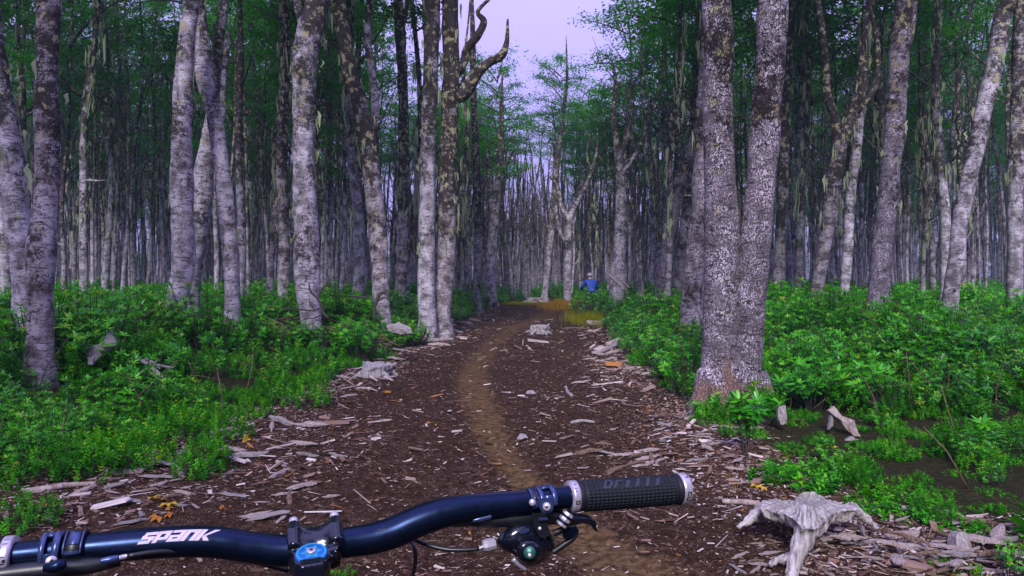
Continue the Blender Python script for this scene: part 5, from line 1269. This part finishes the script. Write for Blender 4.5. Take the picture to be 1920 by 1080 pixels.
rb_ = MB(); an = np.linspace(0, 2 * math.pi, 48, endpoint=False); top = capc + capn * 0.0034
V = np.vstack([top + 0.0131 * (np.cos(an)[:, None] * e1 + np.sin(an)[:, None] * e2), top + 0.0112 * (np.cos(an)[:, None] * e1 + np.sin(an)[:, None] * e2)]); i = np.arange(48); j = (i + 1) % 48
rb_.add(V, np.stack([i, j, j + 48, i + 48], -1)); part(rb_, 'cap_rim', 'cap_light', stem)
sb2 = MB(); an = np.arange(12) * math.pi / 6 + 0.35; rs = np.where(np.arange(12) % 2 == 0, 0.0104, 0.0056); prism(sb2, capc + capn * 0.0032 + rs[:, None] * (np.cos(an)[:, None] * e1 + np.sin(an)[:, None] * e2), capn, 0.0006); part(sb2, 'star_emblem', 'cap_light', stem, False)
b = MB(); disc(b, capc + capn * 0.0036, capn, 0.0042, 0.0022, 24); part(b, 'cap_bolt', 'silver', stem)
b = MB(); disc(b, capc + capn * 0.0057, capn, 0.0017, 0.0004, 6); part(b, 'bolt_socket', 'black', stem)
for px in (551, 629):
    c = bar_at(px)[0] + upS * 0.0195; b = MB(); disc(b, c + fwd * 0.010, unit(fwd * 0.8 + upS * 0.5), 0.0044, 0.008, 16); part(b, 'stem_bolt', 'silver', stem)

# right brake lever: clamp plates, bolts, lever, body
def strap(px0, px1, a0, a1, r, th, taper=0.0, n=18):
    """band of metal bent round the bar from angle a0 to a1 (0 = facing the eye, pi/2 = top)"""
    b = MB(); V = []
    for k in range(n + 1):
        a = a0 + (a1 - a0) * k / n; f = k / n
        tp = taper * (1 - f)
        for (px, rr) in ((px0 + tp, r), (px1 - tp, r), (px1 - tp, r + th), (px0 + tp, r + th)):
            c, rad, t, u, e = bar_at(px); V.append(c + (u * math.sin(a) + e * math.cos(a)) * rr)
    Q = [[k * 4 + j, k * 4 + (j + 1) % 4, (k + 1) * 4 + (j + 1) % 4, (k + 1) * 4 + j] for k in range(n) for j in range(4)] + [[0, 3, 2, 1], [n * 4, n * 4 + 1, n * 4 + 2, n * 4 + 3]]
    b.add(np.array(V), Q); return b
rb = 0.0128
def plate(pxs, dd, th, mat, name, parent, sm=False):
    P = np.array([B_(x, y, dd) for x, y in pxs]); b = MB(); c = P.mean(0); prism(b, P, camv - c, th); return part(b, name, mat, parent, sm)
def pill(pts, name, mat, parent, sides=14):
    q = np.array([np.append(B_(x, y, dd), w * dep(x) / F / 2) for x, y, w, dd in pts]); q = catmull(q, len(q) * 5); b = MB(); b.tube(q[:, :3], q[:, 3], sides); return part(b, name, mat, parent)
bl_ = pill([(884, 980, 14, .0), (900, 977, 24, .0), (940, 974, 28, .0), (980, 972, 30, .0), (1030, 968, 30, .004), (1062, 970, 26, .01), (1084, 974, 20, .02)], 'brake_lever', 'black', bike)
bl_['label'] = 'right brake lever with a slotted clamp and a silver adjuster knob'
def ringband(b, px0, px1, r, th): pass
for (a, c_) in ((1006, 1014), (1029, 1037)):
    part(strap(a, c_, -0.55, 2.6, rb, 0.0026), 'clamp_band', 'bluegrey', bl_)
part(strap(1014, 1029, 0.95, 2.6, rb, 0.0024), 'clamp_band', 'bluegrey', bl_)
part(strap(1014.2, 1028.8, -0.5, 0.28, rb, 0.0024), 'clamp_band', 'bluegrey', bl_)
part(strap(990, 1004, -0.5, 2.6, rb, 0.0022), 'shifter_band', 'bluegrey', bl_)
part(strap(993.5, 1000.5, 0.10, 1.5, rb + 0.0022, 0.0006), 'band_slot', 'black', bl_)
plate([(1008, 935), (1036, 933), (1038, 952), (1034, 960), (1026, 963), (1017, 961), (1012, 953)], -0.0165, 0.003, 'bluegrey', 'clamp_tongue', bl_)
def bolt(px, py, rpx, dd, mat, parent, name='bolt', h=0.003, hole=True):
    c = B_(px, py, dd); nrm = unit(camv - c); b = MB(); r0 = rpx * dep(px) / F; disc(b, c, nrm, r0, h, 24); o = part(b, name, mat, parent)
    if hole: b = MB(); disc(b, c + nrm * (h + 0.0001), nrm, r0 * 0.38, 0.0004, 6); part(b, 'bolt_socket', 'black', parent)
bolt(1025, 950, 7.5, -0.020, 'silver', bl_)
bolt(998, 942, 6, -0.017, 'silver', bl_, hole=False)
plate([(1010, 970), (1027, 970), (1027, 975), (1010, 976)], -0.026, 0.001, 'bluegrey', 'maker_plate', bl_)
q = [(1052, 985), (1067, 962)]; kc = [B_(x, y, -0.022) for x, y in q]; b = MB(); b.tube(np.array([kc[0], kc[0] * .5 + kc[1] * .5, kc[1]]), [0.0062, 0.0066, 0.0060], 8); part(b, 'adjuster_knob', 'silver', bl_, False)
for f in (0.30, 0.72):
    c = kc[0] * (1 - f) + kc[1] * f; ax_ = unit(kc[1] - kc[0]); b = MB(); b.tube(np.array([c - ax_ * .0013, c + ax_ * .0013]), [0.0069, 0.0069], 16); part(b, 'knob_groove', 'bar', bl_)
pill([(1068, 972, 15, -.01), (1088, 972, 17, -.006), (1104, 975, 16, 0), (1113, 982, 12, .002), (1115, 990, 7, .002), (1119, 995, 4, .002)], 'lever_blade', 'gloss', bl_)
pill([(760, 986, 7, .012), (810, 984, 7, .008), (860, 984, 7, .004), (892, 981, 9, .0)], 'brake_hose', 'black', bl_)
pill([(886, 976, 7, -.010), (899, 973, 9, -.011), (921, 968, 9, -.012)], 'hose_nut', 'bluegrey', bl_)

# shifter pod
def shape2d(pxs, dd, th, mat, name, parent, n=40, bev=0.25):
    """rounded solid from an outline in the plane facing the rider, bulging in the middle"""
    P = catmull(np.array([[x, y, 0.0] for x, y in pxs + pxs[:1]]), n + 1)[:n, :2]; c = P.mean(0); b = MB(); rings = []
    for (s_, o_) in ((0.985, 0.55), (1.0, 0.25), (0.985, -0.1), (0.93, -0.42), (0.80, -0.72), (0.55, -0.92), (0.25, -1.0)):
        rings.append(np.array([B_(*(c + (p - c) * s_), dd + o_ * th) for p in P]))
    V = np.vstack(rings + [B_(*c, dd - th)[None], B_(*c, dd + th * .55)[None]]); i = np.arange(n); j = (i + 1) % n; m_ = len(rings)
    b.add(V, np.concatenate([np.stack([k * n + i, k * n + j, (k + 1) * n + j, (k + 1) * n + i], -1) for k in range(m_ - 1)]))
    b.Q.append((np.stack([(m_ - 1) * n + i, (m_ - 1) * n + j, np.full(n, m_ * n)], -1), 0, np.full(n, .5))); b.Q.append((np.stack([j, i, np.full(n, m_ * n + 1)], -1), 0, np.full(n, .5)))
    return part(b, name, mat, parent)
sh = shape2d([(930, 1016), (938, 1000), (956, 985), (980, 976), (1004, 975), (1020, 984), (1034, 1000), (1042, 1020), (1032, 1042), (1012, 1058), (992, 1062), (974, 1054), (962, 1040), (942, 1030)], 0.004, 0.020, 'gloss', 'shifter', bike)
sh['label'] = 'black gear shifter pod under the right side of the bar'
shape2d([(968, 1034), (972, 1020), (988, 1011), (1006, 1014), (1016, 1028), (1014, 1046), (1000, 1057), (982, 1055), (970, 1046)], -0.020, 0.009, 'gloss', 'pod_cover', sh)
plate([(997, 962), (1022, 962), (1026, 984), (1034, 1004), (1012, 1008), (1002, 990)], -0.012, 0.010, 'black', 'mount_arm', sh)
plate([(973, 997), (984, 991), (993, 990), (992, 997), (976, 1002)], -0.0185, 0.0015, 'bluegrey', 'gear_window', sh)
bolt(993, 1036, 11, -0.0295, 'green_bolt', sh, 'pivot_cap', 0.0022, False)
bolt(993, 1041, 3.4, -0.0322, 'silver', sh, 'pivot_bolt', 0.001, False)
bolt(1012, 991, 3.2, -0.0235, 'silver', sh, 'mount_bolt', 0.001, False)
ring = [(1040, 1006), (1060, 990), (1072, 985), (1082, 987), (1083, 998), (1076, 1007), (1056, 1020), (1040, 1032), (1032, 1040)]
pill([(1036, 1036, 12, -.006), (1056, 1022, 12, -.008), (1074, 1009, 11, -.010), (1081, 997, 9, -.011), (1077, 989, 9, -.011), (1066, 989, 11, -.010), (1058, 996, 8, -.009), (1060, 1008, 8, -.008)], 'shift_paddle', 'black', sh)
plate([(1060, 991), (1080, 987), (1083, 996), (1076, 1006), (1060, 1012), (1058, 1002)], -0.013, 0.004, 'bar', 'thumb_pad', sh)
pill([(1038, 1000, 12, -.005), (1048, 996, 12, -.007), (1060, 990, 10, -.009)], 'paddle_arm', 'black', sh)
kb = [B_(905, 1024, -.002), B_(912, 1022.5, -.002), B_(928, 1019, -.002)]; b = MB(); b.tube(np.array(kb), [0.0052, 0.0066, 0.0060], 10); part(b, 'cable_barrel', 'silver', sh, False)
pill([(896, 1029, 6, -.002), (906, 1025, 6, -.002)], 'cable_ferrule', 'silver', sh)
pill([(962, 1048, 10, -.010), (972, 1058, 8, -.010), (986, 1068, 6, -.010)], 'cable_cover', 'silver', sh)
pill([(898, 1029, 8.5, -.002), (870, 1031, 8.5, .0), (836, 1030, 8.5, .005), (800, 1021, 8.5, .014), (768, 1006, 8.5, .03), (748, 996, 8, .05)], 'shift_cable', 'black', bike)
pill([(752, 992, 8, .05), (770, 1012, 8, .04), (778, 1032, 8, .03), (779, 1052, 8, .03), (775, 1075, 8, .035), (765, 1110, 8, .05)], 'rear_cable', 'black', bike)

# left brake lever and dropper clamp
lv = pill([(-90, 1090, 26, -.01), (-20, 1080, 30, -.012), (50, 1072, 34, -.012), (110, 1066, 34, -.012), (170, 1060, 30, -.010), (226, 1050, 22, -.006)], 'brake_lever', 'black', bike)
lv['label'] = 'left brake lever body below the bar with a silver bolt'
part(strap(82, 92, -0.7, 2.6, rb + .0006, 0.0032), 'clamp_band', 'bluegrey', lv)
part(strap(106, 119, -0.7, 2.6, rb + .0006, 0.0032), 'clamp_band', 'bluegrey', lv)
part(strap(92, 106, 0.95, 2.6, rb + .0006, 0.0030), 'clamp_band', 'bluegrey', lv)
part(strap(92.2, 105.8, -0.7, -0.1, rb + .0006, 0.0030), 'clamp_band', 'bluegrey', lv)
bolt(96, 1052, 9, -0.0275, 'silver', lv)
pill([(84, 1064, 16, -.030), (100, 1063, 22, -.031), (112, 1060, 22, -.031), (120, 1058, 14, -.029)], 'lever_pivot', 'bar', lv)
sq = part(strap(126, 162, -0.25, 2.4, rb + .0010, 0.0025), 'switch_clamp', 'black', bike)
for (a, c_, lo_, hi_) in ((126.5, 129.5, -0.2, 1.25), (158.5, 161.5, -0.2, 1.25), (130, 158, -0.22, -0.06)): part(strap(a, c_, lo_, hi_, rb + .0036, 0.0010), 'frame_edge', 'bluegrey', sq)
part(strap(135, 155, 0.25, 1.0, rb + .0036, 0.0008), 'inset_plate', 'bluegrey', sq)
pill([(189, 1052, 10, -.020), (206, 1049, 12, -.020), (222, 1046, 11, -.019)], 'hose_nut', 'bluegrey', lv)
pill([(223, 1046, 8, -.019), (232, 1044, 9, -.018), (240, 1042, 7, -.018)], 'cable_ferrule', 'silver', lv)
pill([(238, 1043, 9, -.018), (290, 1035, 9, -.014), (345, 1034, 9, -.008), (400, 1040, 9, .0), (470, 1052, 9, .012), (540, 1070, 9, .03)], 'brake_hose', 'black', lv)

# the rest of the bike, below the picture
st_ax = unit(fwd * -0.40 + np.array([0, 0, 0.92]) * 1.0); s0 = capc - upS * 0.01
crown_p = s0 - st_ax * 0.26
b = MB(); b.tube(np.array([s0 - st_ax * 0.03, s0 - st_ax * 0.15]), [0.022, 0.025], 20); part(b, 'head_tube', 'gloss')
axle = s0 - st_ax * 0.78 + fwd * 0.045; axle[2] = 0.365 - BO[2]
fk = MB(); 
fk.tube(np.array([s0 - st_ax * .15, crown_p]), [.02, .024], 16)
for s_ in (-1, 1):
    fk.tube(np.array([crown_p, crown_p + tS * .062 * s_ - st_ax * .01, axle + tS * .062 * s_ + st_ax * 0.2, axle + tS * .06 * s_]), [.02, .021, .024, .017], 14)
part(fk, 'fork', 'gloss')
def wheel(c, ax_, nm):
    ax_ = unit(ax_); e = unit(np.cross(ax_, [0, 0, 1.0])); f_ = np.cross(ax_, e); an = np.linspace(0, 2 * math.pi, 49)
    ring_ = lambda R0: c + R0 * (np.cos(an)[:, None] * e + np.sin(an)[:, None] * f_)
    b = MB(); b.tube(np.vstack([ring_(0.335)]), 0.029, 12, cap=False); w = part(b, nm, 'rubber'); w['label'] = 'front wheel' if 'front' in nm else 'rear wheel'
    b = MB(); b.tube(ring_(0.302), 0.012, 8, cap=False); part(b, 'rim', 'black', w)
    b = MB(); b.tube(np.array([c - ax_ * .05, c + ax_ * .05]), .022, 16); part(b, 'hub', 'black', w)
    b = MB()
    for k in range(28):
        a = k * 2 * math.pi / 28; b.tube(np.array([c + ax_ * (.03 if k % 2 else -.03), c + .295 * (math.cos(a) * e + math.sin(a) * f_)]), .0012, 4)
    part(b, 'spokes', 'silver', w)
wheel(axle, tS, 'front_wheel')
bx = s0[0] + 0.04
def fp(y, z): return np.array([bx, y - BO[1], z - BO[2]])
ht0, ht1 = s0 - st_ax * 0.05, s0 - st_ax * 0.13
seat, bb, rax = fp(-0.02, 0.80), fp(0.10, 0.33), fp(-0.36, 0.365)
fr = MB(); fr.tube(np.array([ht0, seat]), [.022, .018], 14); fr.tube(np.array([ht1, bb]), [.026, .026], 14); fr.tube(np.array([bb, seat, fp(-0.06, 0.88)]), [.019, .017, .015], 14)
for s_ in (-1, 1):
    fr.tube(np.array([seat, rax + [0.06 * s_, 0, 0]]), [.010, .009], 10); fr.tube(np.array([bb, rax + [0.06 * s_, 0, 0]]), [.011, .010], 10)
part(fr, 'frame', 'gloss'); wheel(rax, np.array([1.0, 0, 0]), 'rear_wheel')
b = MB(); b.tube(catmull(np.array([fp(0.06, 0.925), fp(0.0, 0.93), fp(-0.08, 0.925), fp(-0.16, 0.945)]), 12), np.linspace(.02, .07, 12), 16)
for k in range(len(b.V)): b.V[k][:, 2] = 0.93 - BO[2] + (b.V[k][:, 2] - 0.93 + BO[2]) * 0.45
part(b, 'saddle', 'black')

# ------------------------------------------------------------------ the rider far ahead
pd = 25.0; pg = W(1109, 520, pd); person = empty('person', gp(pg[0], pg[1]))
tag(person, 'person in a blue jacket and pale helmet behind the shrubs far down the trail', 'person')
vs = [(0, 0, .78), (0, .05, 1.0), (0, .13, 1.20), (0, .17, 1.33), (0, .20, 1.40), (0, .22, 1.50), (.17, .14, 1.27), (.30, .20, 1.04), (.24, .42, .92), (-.17, .14, 1.27), (-.30, .20, 1.04), (-.24, .42, .92),
      (.11, 0, .74), (.15, .20, .45), (.13, .02, .10), (.13, .14, .04), (-.11, 0, .74), (-.14, .10, .42), (-.13, -.14, .10), (-.13, -.02, .04), (.23, .50, .90), (-.23, .50, .90)]
es = [(0, 1), (1, 2), (2, 3), (3, 4), (4, 5), (2, 6), (6, 7), (7, 8), (2, 9), (9, 10), (10, 11), (0, 12), (12, 13), (13, 14), (14, 15), (0, 16), (16, 17), (17, 18), (18, 19), (8, 20), (11, 21)]
rad = [.16, .17, .19, .08, .075, .095, .10, .075, .05, .10, .075, .05, .11, .08, .055, .05, .11, .08, .055, .05, .04, .04]
me = bpy.data.meshes.new('body'); me.from_pydata([Vector(v) for v in vs], es, []); po = link('body_raw', me)
sm = po.modifiers.new('skin', 'SKIN'); sl = me.skin_vertices[0].data
for k, q in enumerate(rad): sl[k].radius = (q, q * .85)
sl[0].use_root = True
po.modifiers.new('sub', 'SUBSURF').levels = 2; po.modifiers['sub'].render_levels = 2
nm_ = bpy.data.meshes.new_from_object(po.evaluated_get(bpy.context.evaluated_depsgraph_get())); bpy.data.objects.remove(po); bpy.data.meshes.remove(me)
nm_.name = 'body'; nm_.materials.clear()
for mm in (mat_plain('blue_jacket', (0.005, 0.05, 0.36), 0.6), mat_plain('dark_trousers', (0.012, 0.013, 0.018), 0.8), mat_plain('skin', (0.42, 0.26, 0.20), 0.5)): nm_.materials.append(mm)
for p_ in nm_.polygons:
    c = p_.center; p_.use_smooth = True
    p_.material_index = 2 if c.z > 1.37 or (c.y > .44 and c.z > .8) else (0 if c.z > .86 else 1)
body = link('body', nm_, person)
b = MB()
a1 = np.linspace(0, math.pi / 2, 7)
V = []; 
for t in a1:
    for k in range(18):
        ph = k * 2 * math.pi / 18; V.append([.115 * math.cos(t) * math.cos(ph), .22 + .14 * math.cos(t) * math.sin(ph), 1.50 + .12 * math.sin(t) + .012 * math.cos(5 * ph) * math.cos(t)])
Q = [[i * 18 + k, i * 18 + (k + 1) % 18, (i + 1) * 18 + (k + 1) % 18, (i + 1) * 18 + k] for i in range(6) for k in range(18)]
b.add(np.array(V), Q); b.build('helmet', mat_plain('pale_helmet', (0.30, 0.27, 0.29), 0.4), person)
person.rotation_euler = (0, 0, 0.15); person.scale = (1.05, 1.05, 0.95)

# ------------------------------------------------------------------ thin mist between the trees
b = MB(); b.box((0, 60, 11.5), (420, 210, 26)); hz = b.build('haze', [], smooth_shade=False)
hm = bpy.data.materials.new('haze'); hm.use_nodes = True; hm.node_tree.nodes.clear()
pv = hm.node_tree.nodes.new('ShaderNodeVolumePrincipled'); ho = hm.node_tree.nodes.new('ShaderNodeOutputMaterial')
pv.inputs['Color'].default_value = (0.60, 0.90, 0.98, 1); pv.inputs['Density'].default_value = HAZE; pv.inputs['Anisotropy'].default_value = 0.2
hm.node_tree.links.new(pv.outputs[0], ho.inputs['Volume']); hz.data.materials.append(hm); tag(hz, 'thin mist hanging among the trees at the end of the trail', kind='stuff')
